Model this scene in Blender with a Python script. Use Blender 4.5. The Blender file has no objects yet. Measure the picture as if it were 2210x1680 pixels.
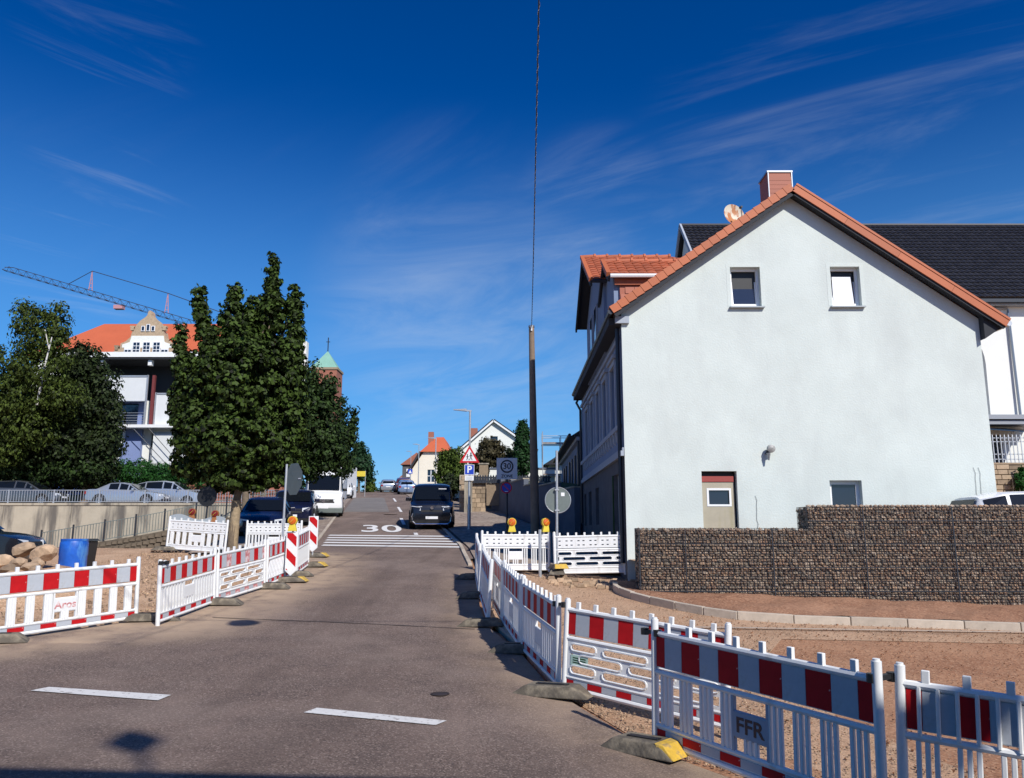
import bpy, bmesh, math, random
import numpy as np
from mathutils import Vector, Matrix
from mathutils.geometry import tessellate_polygon
R = math.radians
random.seed(7)
S = bpy.context.scene
COL = S.collection
EZ = 1.65                                    # eye height

# ------------------------------------------------------------------ camera
cam = bpy.data.objects.new('camera', bpy.data.cameras.new('camera'))
COL.objects.link(cam)
S.camera = cam
cam.location = (0, 0, EZ)
cam.rotation_euler = (R(90 + 10.2), 0, 0)
cam.data.sensor_width = 36
cam.data.lens = 36 * 1720 / 2210
cam.data.clip_end = 6000
cam.data.clip_start = .05
# ------------------------------------------------------------------ world, sun
SUN = Vector((.60, -1, .95)).normalized()
EL = math.asin(SUN.z)
w = bpy.data.worlds.new("World")
S.world = w
w.use_nodes = True
NT = w.node_tree
NT.nodes.clear()
def N(t, typ, **k):
    n = t.nodes.new(typ)
    for a, b in k.items():
        if a in n.inputs.keys() if isinstance(a, str) else False:
            n.inputs[a].default_value = b
        else:
            setattr(n, a, b)
    return n
def LK(t, a, b): t.links.new(a, b)
sky = N(NT, 'ShaderNodeTexSky', sky_type='NISHITA')
sky.sun_disc = False
sky.sun_elevation = EL
sky.sun_rotation = math.atan2(SUN.x, SUN.y)
sky.altitude = 600
sky.air_density = 1.0
sky.dust_density = .8
sky.ozone_density = 5.0
hs = N(NT, 'ShaderNodeHueSaturation')
hs.inputs['Saturation'].default_value = 1.40
hs.inputs['Hue'].default_value = .511
hs.inputs['Value'].default_value = 1.34
gm = N(NT, 'ShaderNodeGamma')
gm.inputs['Gamma'].default_value = 1.22
LK(NT, sky.outputs[0], gm.inputs[0]); LK(NT, gm.outputs[0], hs.inputs['Color'])
tc = N(NT, 'ShaderNodeTexCoord')
sx = N(NT, 'ShaderNodeSeparateXYZ'); LK(NT, tc.outputs['Generated'], sx.inputs[0])
def M(t, op, a, b=None, c=None):
    n = t.nodes.new('ShaderNodeMath'); n.operation = op
    for i, v in enumerate((a, b, c)):
        if v is None: continue
        if isinstance(v, (int, float)): n.inputs[i].default_value = v
        else: t.links.new(v, n.inputs[i])
    return n.outputs[0]
zc = M(NT, 'MAXIMUM', sx.outputs[2], .04)
zc = M(NT, 'ADD', zc, .10)
pu = M(NT, 'DIVIDE', sx.outputs[0], zc); pv = M(NT, 'DIVIDE', sx.outputs[1], zc)
cb = N(NT, 'ShaderNodeCombineXYZ'); LK(NT, pu, cb.inputs[0]); LK(NT, pv, cb.inputs[1])
def cloud(rot, scl, nscale, detail, lo, hi, rough=.6, dist=.6, off=0):
    mp = N(NT, 'ShaderNodeMapping', vector_type='TEXTURE'); LK(NT, cb.outputs[0], mp.inputs[0])
    mp.inputs['Rotation'].default_value = (0, 0, R(rot)); mp.inputs['Scale'].default_value = scl
    mp.inputs['Location'].default_value = (off, off * .7, off)
    no = N(NT, 'ShaderNodeTexNoise'); LK(NT, mp.outputs[0], no.inputs[0])
    no.inputs['Scale'].default_value = nscale; no.inputs['Detail'].default_value = detail
    no.inputs['Roughness'].default_value = rough; no.inputs['Distortion'].default_value = dist
    mr = N(NT, 'ShaderNodeMapRange', interpolation_type='SMOOTHSTEP'); LK(NT, no.outputs[0], mr.inputs[0])
    mr.inputs[1].default_value = lo; mr.inputs[2].default_value = hi
    return mr.outputs[0]
def dirpatch(d, wdt):
    """soft round patch of sky about the direction d, for one bank of cirrus."""
    v = N(NT, 'ShaderNodeVectorMath', operation='DOT_PRODUCT'); LK(NT, tc.outputs['Generated'], v.inputs[0]); v.inputs[1].default_value = Vector(d).normalized()
    mr = N(NT, 'ShaderNodeMapRange', interpolation_type='SMOOTHERSTEP'); LK(NT, v.outputs['Value'], mr.inputs[0])
    mr.inputs[1].default_value = math.cos(R(wdt)); mr.inputs[2].default_value = 1
    return mr.outputs[0]
streak = cloud(-30, (1.5, .34, 1), 1.0, 10, .46, .92, .62, 1.6, 8.3)
streak2 = cloud(45, (1.6, .20, 1), 1.0, 11, .50, .88, .66, 1.0, 5.9)
field = cloud(10, (1.4, 1.4, 1), .8, 3, .44, .66, .5, .4, 2.2)
soft = cloud(-38, (1.3, .6, 1), 1.2, 9, .28, .86, .64, 1.0, 1.4)
def mx2(*a):
    o = a[0]
    for b in a[1:]: o = M(NT, 'MAXIMUM', o, b)
    return o
bank = mx2(dirpatch((.45, 1, .50), 15), dirpatch((.66, 1, .46), 16), dirpatch((.12, 1, .42), 7))
bank2 = mx2(dirpatch((-.54, 1, .43), 6), dirpatch((-.56, 1, .36), 7), dirpatch((-.56, 1, .68), 6))
veil = mx2(dirpatch((-.04, 1, .27), 14), dirpatch((-.06, 1, .36), 11))
c1 = M(NT, 'ADD', M(NT, 'MULTIPLY', M(NT, 'MULTIPLY', streak, bank), .19), M(NT, 'MULTIPLY', M(NT, 'MULTIPLY', streak2, bank2), .30))
c2 = M(NT, 'MULTIPLY', M(NT, 'MULTIPLY', soft, veil), .30)
c3 = M(NT, 'MULTIPLY', M(NT, 'MULTIPLY', streak, field), .02)
cc = M(NT, 'MINIMUM', M(NT, 'ADD', M(NT, 'ADD', c1, c2), c3), .7)
mx = N(NT, 'ShaderNodeMixRGB'); LK(NT, cc, mx.inputs[0])
hz0 = N(NT, 'ShaderNodeMapRange', interpolation_type='SMOOTHSTEP'); LK(NT, sx.outputs[2], hz0.inputs[0])
hz0.inputs[1].default_value = .52; hz0.inputs[2].default_value = .04; hz0.inputs[4].default_value = .62
hz1 = N(NT, 'ShaderNodeMixRGB'); LK(NT, hz0.outputs[0], hz1.inputs[0]); LK(NT, hs.outputs[0], hz1.inputs[1]); hz1.inputs[2].default_value = (3.3, 8.3, 14.5, 1)
LK(NT, hz1.outputs[0], mx.inputs[1])
mx.inputs[2].default_value = (11.0, 12.2, 13.4, 1)
bg = N(NT, 'ShaderNodeBackground'); bg.inputs['Strength'].default_value = .06
LK(NT, mx.outputs[0], bg.inputs[0])
wo = N(NT, 'ShaderNodeOutputWorld'); LK(NT, bg.outputs[0], wo.inputs[0])
sl = bpy.data.lights.new('sun', 'SUN'); sl.energy = 5.0; sl.angle = R(.5); sl.color = (1, .955, .89)
so = bpy.data.objects.new('sun', sl); COL.objects.link(so)
so.rotation_euler = SUN.to_track_quat('Z', 'Y').to_euler(); so.location = (30, -40, 40)
S.view_settings.view_transform = 'Standard'; S.view_settings.look = 'None'
S.view_settings.exposure = 0; S.view_settings.gamma = 1; S.view_settings.use_curve_mapping = False
S.render.engine = 'CYCLES'

# ------------------------------------------------------------------ materials
MT = {}
def mat(name, col, rough=.7, metal=0, var=0, vs=8, bump=0, bs=40, spec=.5, coat=0, isl=0, stain=None, trans=0, alpha=1):
    """Principled surface: base colour, mottling, per-piece tone and fine relief."""
    m = bpy.data.materials.new(name); m.use_nodes = True
    t = m.node_tree; b = t.nodes['Principled BSDF']; o = t.nodes['Material Output']
    b.inputs['Roughness'].default_value = rough; b.inputs['Metallic'].default_value = metal
    b.inputs['Specular IOR Level'].default_value = spec
    if coat: b.inputs['Coat Weight'].default_value = coat; b.inputs['Coat Roughness'].default_value = .04
    b.inputs['Base Color'].default_value = (*col, 1)
    cur = None
    tcn = N(t, 'ShaderNodeTexCoord')
    def mul(fac_out, lo, hi):
        nonlocal cur
        mr = N(t, 'ShaderNodeMapRange'); LK(t, fac_out, mr.inputs[0]); mr.inputs[3].default_value = lo; mr.inputs[4].default_value = hi
        mrg = N(t, 'ShaderNodeMixRGB', blend_type='MULTIPLY'); mrg.inputs[0].default_value = 1
        if cur: LK(t, cur, mrg.inputs[1])
        else: mrg.inputs[1].default_value = (*col, 1)
        LK(t, mr.outputs[0], mrg.inputs[2]); cur = mrg.outputs[0]
    if var:
        no = N(t, 'ShaderNodeTexNoise'); LK(t, tcn.outputs['Object'], no.inputs[0])
        no.inputs['Scale'].default_value = vs; no.inputs['Detail'].default_value = 6; no.inputs['Roughness'].default_value = .65
        st = N(t, 'ShaderNodeMapRange'); LK(t, no.outputs[0], st.inputs[0]); st.inputs[1].default_value = .3; st.inputs[2].default_value = .7
        mul(st.outputs[0], 1 - var, 1 + var * .6)
    if isl:
        oi = N(t, 'ShaderNodeObjectInfo'); ge = N(t, 'ShaderNodeNewGeometry')
        f = M(t, 'FRACT', M(t, 'ADD', oi.outputs['Random'], ge.outputs['Random Per Island']))
        mul(f, 1 - isl, 1 + isl * .7)
    if stain:                                    # (colour, xy scale, z scale, low, high, strength)
        sc, a, z, lo, hi, stg = stain
        mp = N(t, 'ShaderNodeMapping'); LK(t, tcn.outputs['Object'], mp.inputs[0]); mp.inputs['Scale'].default_value = (a, a, z)
        no = N(t, 'ShaderNodeTexNoise'); LK(t, mp.outputs[0], no.inputs[0]); no.inputs['Scale'].default_value = 1
        no.inputs['Detail'].default_value = 7; no.inputs['Roughness'].default_value = .6
        mr = N(t, 'ShaderNodeMapRange', interpolation_type='SMOOTHSTEP'); LK(t, no.outputs[0], mr.inputs[0])
        mr.inputs[1].default_value = lo; mr.inputs[2].default_value = hi; mr.inputs[4].default_value = stg
        mg = N(t, 'ShaderNodeMixRGB'); LK(t, mr.outputs[0], mg.inputs[0])
        if cur: LK(t, cur, mg.inputs[1])
        else: mg.inputs[1].default_value = (*col, 1)
        mg.inputs[2].default_value = (*sc, 1); cur = mg.outputs[0]
    if cur: LK(t, cur, b.inputs['Base Color'])
    if bump:
        no = N(t, 'ShaderNodeTexNoise'); LK(t, tcn.outputs['Object'], no.inputs[0])
        no.inputs['Scale'].default_value = bs; no.inputs['Detail'].default_value = 4
        bp = N(t, 'ShaderNodeBump'); bp.inputs['Strength'].default_value = bump; bp.inputs['Distance'].default_value = .02
        LK(t, no.outputs[0], bp.inputs['Height']); LK(t, bp.outputs[0], b.inputs['Normal'])
    if trans:
        tr = N(t, 'ShaderNodeBsdfTranslucent'); ms = N(t, 'ShaderNodeMixShader'); ms.inputs[0].default_value = trans
        if cur: LK(t, cur, tr.inputs[0])
        else: tr.inputs[0].default_value = (*col, 1)
        LK(t, b.outputs[0], ms.inputs[1]); LK(t, tr.outputs[0], ms.inputs[2]); LK(t, ms.outputs[0], o.inputs[0])
    MT[name] = m
    return m
mat('plastic', (.78, .79, .78), .45, var=.08, vs=5, stain=((.40, .35, .28), 7, 3.5, .54, .80, .6))
mat('foil_red', (.50, .012, .016), .6, spec=.12, var=.18, vs=7, stain=((.72, .5, .45), 16, 16, .66, .74, .7))
mat('foil_faded', (.62, .22, .22), .5, var=.3, vs=9, stain=((.75, .72, .7), 8, 8, .45, .6, .8))
mat('foil_white', (.46, .49, .525), .6, spec=.12, var=.12, vs=6, stain=((.36, .35, .33), 6, 9, .54, .74, .6))
mat('rubber', (.115, .098, .075), .9, var=.35, vs=9, bump=.5, bs=30, stain=((.33, .28, .2), 5, 5, .45, .7, .6))
mat('yellow', (.70, .55, .05), .5, var=.15, vs=8)
mat('yellow_dirty', (.62, .40, .05), .6, var=.3, vs=9, stain=((.30, .22, .12), 12, 12, .50, .65, .8))
mat('amber_lens', (.62, .13, .012), .18, var=.15, vs=30, coat=.5)
mat('red_lens', (.16, .010, .009), .25, coat=.3)
mat('black', (.012, .012, .013), .5)
mat('dark_metal', (.035, .04, .05), .45, metal=.3)
mat('galv', (.50, .52, .54), .42, metal=.55, var=.12, vs=10)
mat('sign_back', (.155, .185, .175), .55, metal=.25, var=.12, vs=6)
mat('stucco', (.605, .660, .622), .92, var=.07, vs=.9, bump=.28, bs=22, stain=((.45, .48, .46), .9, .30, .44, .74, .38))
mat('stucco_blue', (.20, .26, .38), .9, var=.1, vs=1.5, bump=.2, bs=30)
mat('trim_grey', (.36, .40, .46), .85, var=.12, vs=4)
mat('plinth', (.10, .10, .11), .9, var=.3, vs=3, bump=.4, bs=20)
mat('white_paint', (.78, .79, .78), .6, var=.05, vs=3)
mat('white_wall', (.76, .77, .72), .9, var=.05, vs=.7, bump=.15, bs=25)
mat('cream_wall', (.76, .70, .58), .9, var=.05, vs=.7)
mat('frame_white', (.80, .81, .82), .4)
mat('frame_grey', (.36, .40, .42), .6)
mat('glass', (.012, .02, .04), .04, spec=.8)
mat('glass_green', (.05, .14, .12), .05, spec=.8)
mat('blind', (.80, .82, .88), .35, var=.12, vs=9)  # blind white; also the painted cloud reflection in one gable window
mat('orange_tile', (.42, .115, .05), .7, var=.12, vs=6, isl=.22, bump=.15, bs=30)
mat('verge_orange', (.45, .125, .045), .6, var=.06, vs=3, isl=.10)
mat('black_tile', (.022, .022, .026), .45, isl=.3, var=.1)
mat('red_roof', (.52, .115, .045), .75, var=.08, vs=.6, isl=.08)
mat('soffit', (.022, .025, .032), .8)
mat('fascia', (.28, .30, .33), .7)
mat('chimney_clad', (.36, .11, .06), .6, isl=.10)
mat('metal_sheet', (.30, .32, .34), .35, metal=.7)
mat('door_beige', (.40, .36, .27), .6, var=.12, vs=3, stain=((.28, .25, .12), 5, .6, .5, .75, .5))
mat('door_red', (.30, .05, .04), .6)
mat('rust', (.62, .56, .44), .6, stain=((.42, .14, .03), 4.2, 2.0, .44, .52, .95))
mat('lamp_shade', (.42, .42, .40), .6, var=.2, vs=20, stain=((.16, .15, .14), 12, 12, .5, .65, .7))
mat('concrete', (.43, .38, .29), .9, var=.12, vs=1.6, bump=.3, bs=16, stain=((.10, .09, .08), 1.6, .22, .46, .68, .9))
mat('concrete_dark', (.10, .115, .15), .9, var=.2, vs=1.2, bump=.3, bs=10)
mat('kerb', (.47, .40, .32), .85, var=.15, vs=7, isl=.15, bump=.3, bs=40)
mat('rubble', (.13, .105, .075), .95, var=.45, vs=4, bump=.9, bs=9)
mat('sandstone', (.40, .28, .18), .92, var=.35, vs=5, isl=.45, bump=.5, bs=20)
mat('stone_block', (.36, .27, .18), .92, var=.2, vs=5, isl=.35, bump=.4, bs=16)
mat('brick', (.30, .115, .075), .9, var=.2, vs=3, isl=.2, bump=.2, bs=20)
mat('brick_far', (.34, .13, .085), .9, var=.15, vs=.5)
mat('copper', (.22, .42, .33), .7, var=.1, vs=.5)
mat('bark', (.17, .13, .09), .95, var=.3, vs=6, bump=.9, bs=14)
mat('bark_light', (.33, .25, .155), .95, var=.3, vs=9, bump=.8, bs=18)
mat('birch_bark', (.6, .58, .54), .85, stain=((.05, .05, .05), 3, 9, .55, .68, .9))
mat('pole_wood', (.24, .175, .125), .9, var=.25, vs=3, bump=.4, bs=12)
mat('barrel_blue', (.015, .11, .50), .4, var=.3, vs=4, stain=((.10, .30, .62), 5, 1.2, .55, .7, .7))
mat('blue_wall', (.20, .26, .47), .85, var=.05, vs=.5)
mat('screen_white', (.66, .68, .68), .7, var=.04, vs=2)
mat('maroon', (.16, .03, .03), .6)
mat('pale_green', (.45, .62, .52), .7)
mat('crane_grey', (.035, .037, .06), .6)
mat('crane_red', (.50, .25, .27), .6)
mat('paint_black', (.005, .0055, .009), .25, coat=.45)
mat('paint_navy', (.006, .009, .032), .25, coat=.5)
mat('paint_white', (.75, .76, .77), .3, coat=.6)
mat('paint_silver', (.42, .46, .51), .28, metal=.55, coat=.6)
mat('paint_grey', (.09, .095, .10), .25, metal=.4, coat=.8)
mat('paint_blue', (.20, .29, .46), .3, metal=.3, coat=.6)
mat('paint_maroon', (.10, .02, .016), .3, coat=.6)
mat('tyre', (.012, .012, .012), .85)
mat('rim', (.45, .46, .48), .3, metal=.8)
mat('chrome', (.7, .71, .73), .15, metal=1)
mat('lamp_clear', (.62, .66, .70), .12, spec=.8)
mat('lamp_red', (.28, .012, .012), .2)
mat('car_glass', (.006, .008, .011), .08, spec=.35)
mat('sign_red', (.55, .012, .02), .4)
mat('sign_white', (.78, .79, .80), .4)
mat('sign_blue', (.012, .05, .44), .4)
mat('zone_white', (.55, .58, .62), .45)
mat('marking', (.66, .65, .62), .8, var=.1, vs=12, stain=((.22, .18, .16), 18, 18, .55, .68, .85))
mat('marking_new', (.74, .73, .71), .8, var=.06, vs=10)
mat('strip_dark', (.045, .038, .034), .7, var=.3, vs=6)
mat('iron', (.055, .04, .035), .7, metal=.4, var=.3, vs=14)
mat('orange_paint', (.30, .12, .04), .7, var=.2, vs=4)
mat('sack', (.5, .35, .22), .9, var=.2, vs=5)
def leafmat(name, c, tr=.22, isl=.55, rough=.6):
    return mat(name, c, rough, isl=isl, trans=tr, spec=.16)
leafmat('leaf_maple', (.040, .066, .012), .12, .95)
leafmat('leaf_far', (.026, .048, .011), .12, .85)
leafmat('leaf_dark', (.022, .034, .010), .1, .85)
leafmat('leaf_birch', (.062, .088, .016), .22, .8)
leafmat('leaf_hedge', (.022, .085, .016), .15, .55)
leafmat('leaf_bush', (.075, .115, .02), .25, .6)
leafmat('leaf_brown', (.070, .060, .030), .2, .7)
leafmat('leaf_thuja', (.014, .045, .012), .1, .6)
leafmat('leaf_conifer', (.022, .055, .022), .15, .6)

def ground_mat(name, base, dark, light, s1, s2, bump, bs, dust=None):
    m = bpy.data.materials.new(name); m.use_nodes = True
    t = m.node_tree; b = t.nodes['Principled BSDF']; b.inputs['Roughness'].default_value = .9
    b.inputs['Specular IOR Level'].default_value = .3
    tcn = N(t, 'ShaderNodeTexCoord')
    def noise(s, d=4, r=.6):
        n = N(t, 'ShaderNodeTexNoise'); LK(t, tcn.outputs['Object'], n.inputs[0]); n.inputs['Scale'].default_value = s
        n.inputs['Detail'].default_value = d; n.inputs['Roughness'].default_value = r; return n.outputs[0]
    def ramp(f, lo, hi):
        mr = N(t, 'ShaderNodeMapRange', interpolation_type='SMOOTHSTEP'); LK(t, f, mr.inputs[0]); mr.inputs[1].default_value = lo; mr.inputs[2].default_value = hi
        return mr.outputs[0]
    def mix(f, a, c):
        g = N(t, 'ShaderNodeMixRGB')
        if isinstance(f, float): g.inputs[0].default_value = f
        else: LK(t, f, g.inputs[0])
        for i, v in ((1, a), (2, c)):
            if isinstance(v, tuple): g.inputs[i].default_value = (*v, 1)
            else: LK(t, v, g.inputs[i])
        return g.outputs[0]
    c = mix(ramp(noise(s1, 5), .35, .7), base, dark)
    vo = N(t, 'ShaderNodeTexVoronoi'); LK(t, tcn.outputs['Object'], vo.inputs[0]); vo.inputs['Scale'].default_value = s2
    sp = N(t, 'ShaderNodeSeparateColor'); LK(t, vo.outputs['Color'], sp.inputs[0])
    c = mix(M(t, 'MULTIPLY', ramp(sp.outputs[0], .66, .95), .75), c, light)
    c = mix(M(t, 'MULTIPLY', ramp(sp.outputs[1], .6, .95), .7), c, tuple(x * .45 for x in dark))
    c = mix(M(t, 'MULTIPLY', ramp(noise(.45, 3), .42, .7), .30), c, light)
    if dust:
        mp = N(t, 'ShaderNodeMapping'); LK(t, tcn.outputs['Object'], mp.inputs[0]); mp.inputs['Scale'].default_value = (1.5, .16, 1); mp.inputs['Rotation'].default_value = (0, 0, R(-9))
        tn = N(t, 'ShaderNodeTexNoise'); LK(t, mp.outputs[0], tn.inputs[0]); tn.inputs['Scale'].default_value = 1; tn.inputs['Detail'].default_value = 5
        c = mix(M(t, 'MULTIPLY', ramp(tn.outputs[0], .50, .68), .45), c, tuple(x * .62 for x in base))
        c = mix(M(t, 'MULTIPLY', ramp(tn.outputs[0], .46, .30), .30), c, tuple(x * 1.5 for x in base))
        at = N(t, 'ShaderNodeAttribute', attribute_name='dust')
        f = M(t, 'MULTIPLY', at.outputs['Fac'], ramp(noise(1.7, 6), .2, .62))
        c = mix(f, c, dust)
    LK(t, c, b.inputs['Base Color'])
    bp = N(t, 'ShaderNodeBump'); bp.inputs['Strength'].default_value = bump; bp.inputs['Distance'].default_value = .015
    LK(t, noise(bs, 5, .7), bp.inputs['Height']); LK(t, bp.outputs[0], b.inputs['Normal'])
    MT[name] = m
ground_mat('asphalt', (.178, .128, .104), (.130, .095, .079), (.36, .28, .23), 1.4, 75, .8, 70, dust=(.42, .31, .215))
ground_mat('asphalt_patch', (.20, .18, .165), (.16, .145, .135), (.27, .25, .23), 2, 60, .4, 60)
ground_mat('soil', (.375, .192, .105), (.285, .135, .072), (.46, .28, .17), 1.0, 44, .9, 24)
ground_mat('sand', (.52, .33, .20), (.40, .24, .14), (.62, .45, .30), 1.2, 40, .9, 22)
ground_mat('gravel', (.46, .285, .175), (.35, .21, .125), (.56, .40, .27), 1.3, 62, .7, 40)
ground_mat('bed_soil', (.33, .170, .098), (.25, .12, .068), (.46, .27, .17), 1.5, 34, 1.2, 20)
ground_mat('grass_ground', (.07, .10, .03), (.05, .07, .02), (.12, .13, .05), .4, 20, .6, 10)
ground_mat('paving', (.30, .235, .19), (.24, .185, .15), (.40, .34, .28), 1.0, 8, .5, 30)

# ------------------------------------------------------------------ builders
WL = {}
class MB:
    def __init__(s): s.v = []; s.f = []; s.m = []
    def add(s, vs, fs, mi=0):
        o = len(s.v); s.v += [tuple(p) for p in vs]
        for f in fs: s.f.append(tuple(o + i for i in f)); s.m.append(mi)
        return s
    def box(s, x0, x1, y0, y1, z0, z1, mi=0):
        return s.hexa([(x0, y0, z0), (x1, y0, z0), (x1, y1, z0), (x0, y1, z0), (x0, y0, z1), (x1, y0, z1), (x1, y1, z1), (x0, y1, z1)], mi)
    def hexa(s, p, mi=0):
        return s.add(p, [(0, 3, 2, 1), (4, 5, 6, 7), (0, 1, 5, 4), (1, 2, 6, 5), (2, 3, 7, 6), (3, 0, 4, 7)], mi)
    def cbox(s, c, d, rz=0, mi=0):
        co, si = math.cos(rz), math.sin(rz); p = []
        for z in (-1, 1):
            for x, y in ((-1, -1), (1, -1), (1, 1), (-1, 1)):
                a, b = x * d[0] / 2, y * d[1] / 2
                p.append((c[0] + a * co - b * si, c[1] + a * si + b * co, c[2] + z * d[2] / 2))
        return s.hexa(p, mi)
    def bar(s, a, b, wd, ht=None, mi=0, up=(0, 0, 1)):
        a, b = Vector(a), Vector(b); ht = ht or wd; d = (b - a).normalized(); u = Vector(up)
        if abs(d.dot(u)) > .97: u = Vector((0, 1, 0))
        sd = d.cross(u).normalized() * wd / 2; u = sd.cross(d).normalized() * ht / 2
        return s.hexa([a - sd - u, a + sd - u, b + sd - u, b - sd - u, a - sd + u, a + sd + u, b + sd + u, b - sd + u], mi)
    def tube(s, pts, r, n=8, mi=0, r2=None, cap=True):
        pts = [Vector(p) for p in pts]; k = len(pts); rings = []
        for i, p in enumerate(pts):
            d = (pts[min(i + 1, k - 1)] - pts[max(i - 1, 0)]).normalized()
            u = Vector((0, 0, 1)) if abs(d.z) < .9 else Vector((0, 1, 0))
            a = d.cross(u).normalized(); b = a.cross(d)
            rr = r[i] if isinstance(r, (list, tuple)) else r + ((r2 if r2 is not None else r) - r) * i / max(1, k - 1)
            rings.append([p + (a * math.cos(2 * math.pi * j / n) + b * math.sin(2 * math.pi * j / n)) * rr for j in range(n)])
        fs = []
        for i in range(k - 1):
            for j in range(n):
                fs.append((i * n + j, i * n + (j + 1) % n, (i + 1) * n + (j + 1) % n, (i + 1) * n + j))
        if cap: fs += [tuple(range(n))[::-1], tuple(range((k - 1) * n, k * n))]
        return s.add([p for q in rings for p in q], fs, mi)
    def prism(s, poly, off, mi=0):
        """poly: list of 3-D points (planar), extruded by vector off."""
        k = len(poly); off = Vector(off); p = [Vector(q) for q in poly]
        fs = [tuple(range(k)), tuple(range(2 * k - 1, k - 1, -1))]
        fs += [(i, k + i, k + (i + 1) % k, (i + 1) % k) for i in range(k)]
        return s.add(p + [q + off for q in p], fs, mi)
    def holed(s, outer, holes, to3, depth, mi=0, rmi=None):
        """flat wall with openings; to3(u, v, d) maps to space, reveals go in by depth."""
        loops = [outer] + holes
        tr = tessellate_polygon([[Vector((a, b, 0)) for a, b in l] for l in loops])
        fl = [q for l in loops for q in l]
        s.add([to3(a, b, 0) for a, b in fl], tr, mi)
        for l in holes:
            k = len(l)
            s.add([to3(a, b, 0) for a, b in l] + [to3(a, b, depth) for a, b in l],
                  [(i, (i + 1) % k, k + (i + 1) % k, k + i) for i in range(k)], mi if rmi is None else rmi)
        return s
    def build(s, name, mats, parent=None, smooth=False, bevel=0, label=None):
        if not isinstance(mats, (list, tuple)): mats = [mats]
        a = np.array(s.v, dtype=float); c = (a.min(0) + a.max(0)) / 2
        if parent is None: c[2] = a[:, 2].min()
        me = bpy.data.meshes.new(name); me.from_pydata((a - c).tolist(), [], s.f)
        for x in mats: me.materials.append(MT[x])
        if len(mats) > 1: me.polygons.foreach_set('material_index', s.m)
        bm = bmesh.new(); bm.from_mesh(me); bmesh.ops.recalc_face_normals(bm, faces=bm.faces); bm.to_mesh(me); bm.free()
        if smooth:
            me.polygons.foreach_set('use_smooth', [True] * len(me.polygons)); me.set_sharp_from_angle(angle=R(38))
        o = bpy.data.objects.new(name, me); COL.objects.link(o)
        o.location = Vector(c)
        WL[o] = Vector(c)
        if parent: o.parent = parent; o.location = Vector(c) - WL[parent]
        if bevel:
            b = o.modifiers.new('bevel', 'BEVEL'); b.width = bevel; b.segments = 2; b.limit_method = 'ANGLE'
        if label: o['label'] = label
        return o
def thing(name, label, cat, loc=(0, 0, 0), rot=None, group=None):
    o = bpy.data.objects.new(name, None); COL.objects.link(o); o.empty_display_size = .2
    o.location = loc; o['label'] = label; o['category'] = cat
    if group: o['group'] = group
    if rot is None: WL[o] = Vector(loc)          # parts given in world coordinates
    else: o.rotation_euler = rot; WL[o] = Vector((0, 0, 0))   # parts given in the thing's own frame
    return o
def tag(o, label, cat, group=None):
    o['label'] = label; o['category'] = cat
    if group: o['group'] = group
    return o
def struct(o): o['kind'] = 'structure'; return o
def inst(src, name, parent, loc, rot=(0, 0, 0), scale=(1, 1, 1)):
    o = bpy.data.objects.new(name, src); COL.objects.link(o); o.parent = parent
    o.location = Vector(loc) - WL[parent]; o.rotation_euler = rot; o.scale = scale; return o
def copy_tree(o, parent=None):
    c = o.copy(); COL.objects.link(c); c.parent = parent
    for ch in list(o.children): copy_tree(ch, c)
    return c
def text_mesh(txt, size, ext=0, bold=0):
    cu = bpy.data.curves.new('lettering', 'FONT'); cu.body = txt; cu.size = size; cu.align_x = 'CENTER'; cu.align_y = 'CENTER'; cu.extrude = ext; cu.offset = bold
    ob = bpy.data.objects.new('lettering', cu); COL.objects.link(ob)
    bpy.context.view_layer.update()
    me = bpy.data.meshes.new_from_object(ob.evaluated_get(bpy.context.evaluated_depsgraph_get()))
    bpy.data.objects.remove(ob); return me
def text_part(name, txt, size, m, parent, loc, rot=(R(90), 0, 0), sx_=1, ext=.001):
    me = text_mesh(txt, size, ext, size * .022); me.materials.append(MT[m])
    return inst(me, name, parent, loc, rot, (sx_, 1, 1))

# ------------------------------------------------------------------ terrain
GP = [(-200, 0), (8, 0), (12, .2), (16, .5), (20, .82), (24, 1.08), (29, 1.42), (34, 1.8), (46, 2.72), (97, 6.5), (112, 7.3), (125, 7.5), (150, 7.0), (220, 3), (600, -4), (4000, -20)]
def g(n): return float(np.interp(n, [a for a, b in GP], [b for a, b in GP]))
def gz(x, y):
    z = -.2 - (.035 if x < 0 else .06) * max(-30, min(30, x))
    k = max(0, min(1, (45 - y) / 20)) if y > 25 else 1
    return z * k + g(y + .29 * max(-30, min(30, x)) * k)
def interp(rows, y, i): return float(np.interp(y, [r[0] for r in rows], [r[i] for r in rows]))
ROAD = [(-14, -45, 45), (0, -45, 22), (3, -45, 7.6), (4.5, -45, 4.4), (5.8, -45, 2.52), (7.7, -45, 1.22), (9.6, -45, .48), (11.69, -45, .12), (11.7, -7.5, .12), (13.7, -6.2, -.42),
        (15.4, -5.75, -.6), (17.5, -5.4, -.72), (18.5, -5.3, -.8), (20.6, -5.5, -.95), (23.6, -5.9, -1.2), (27.2, -6.5, -1.58), (88, -17.05, -11.9), (97, -18.6, -13.4), (140, -26, -20.7)]
BARL = [(-7.24, 11.72), (-6.2, 13.68), (-5.66, 13.2), (-5.54, 15.38), (-5.28, 17.46), (-5.0, 18.6), (-5.31, 21.0), (-5.8, 23.6)]
BARR = [(-.87, 20.6), (-.36, 13.72), (.47, 10.6), (.57, 9.6), (1.29, 7.74), (2.56, 5.8), (4.4, 4.6)]
def pdist(x, y, pl):
    best = 99
    for (a, b), (c, d) in zip(pl, pl[1:]):
        dx, dy = c - a, d - b; L = dx * dx + dy * dy; t = max(0, min(1, ((x - a) * dx + (y - b) * dy) / L))
        best = min(best, math.hypot(x - a - t * dx, y - b - t * dy))
    return best
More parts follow.
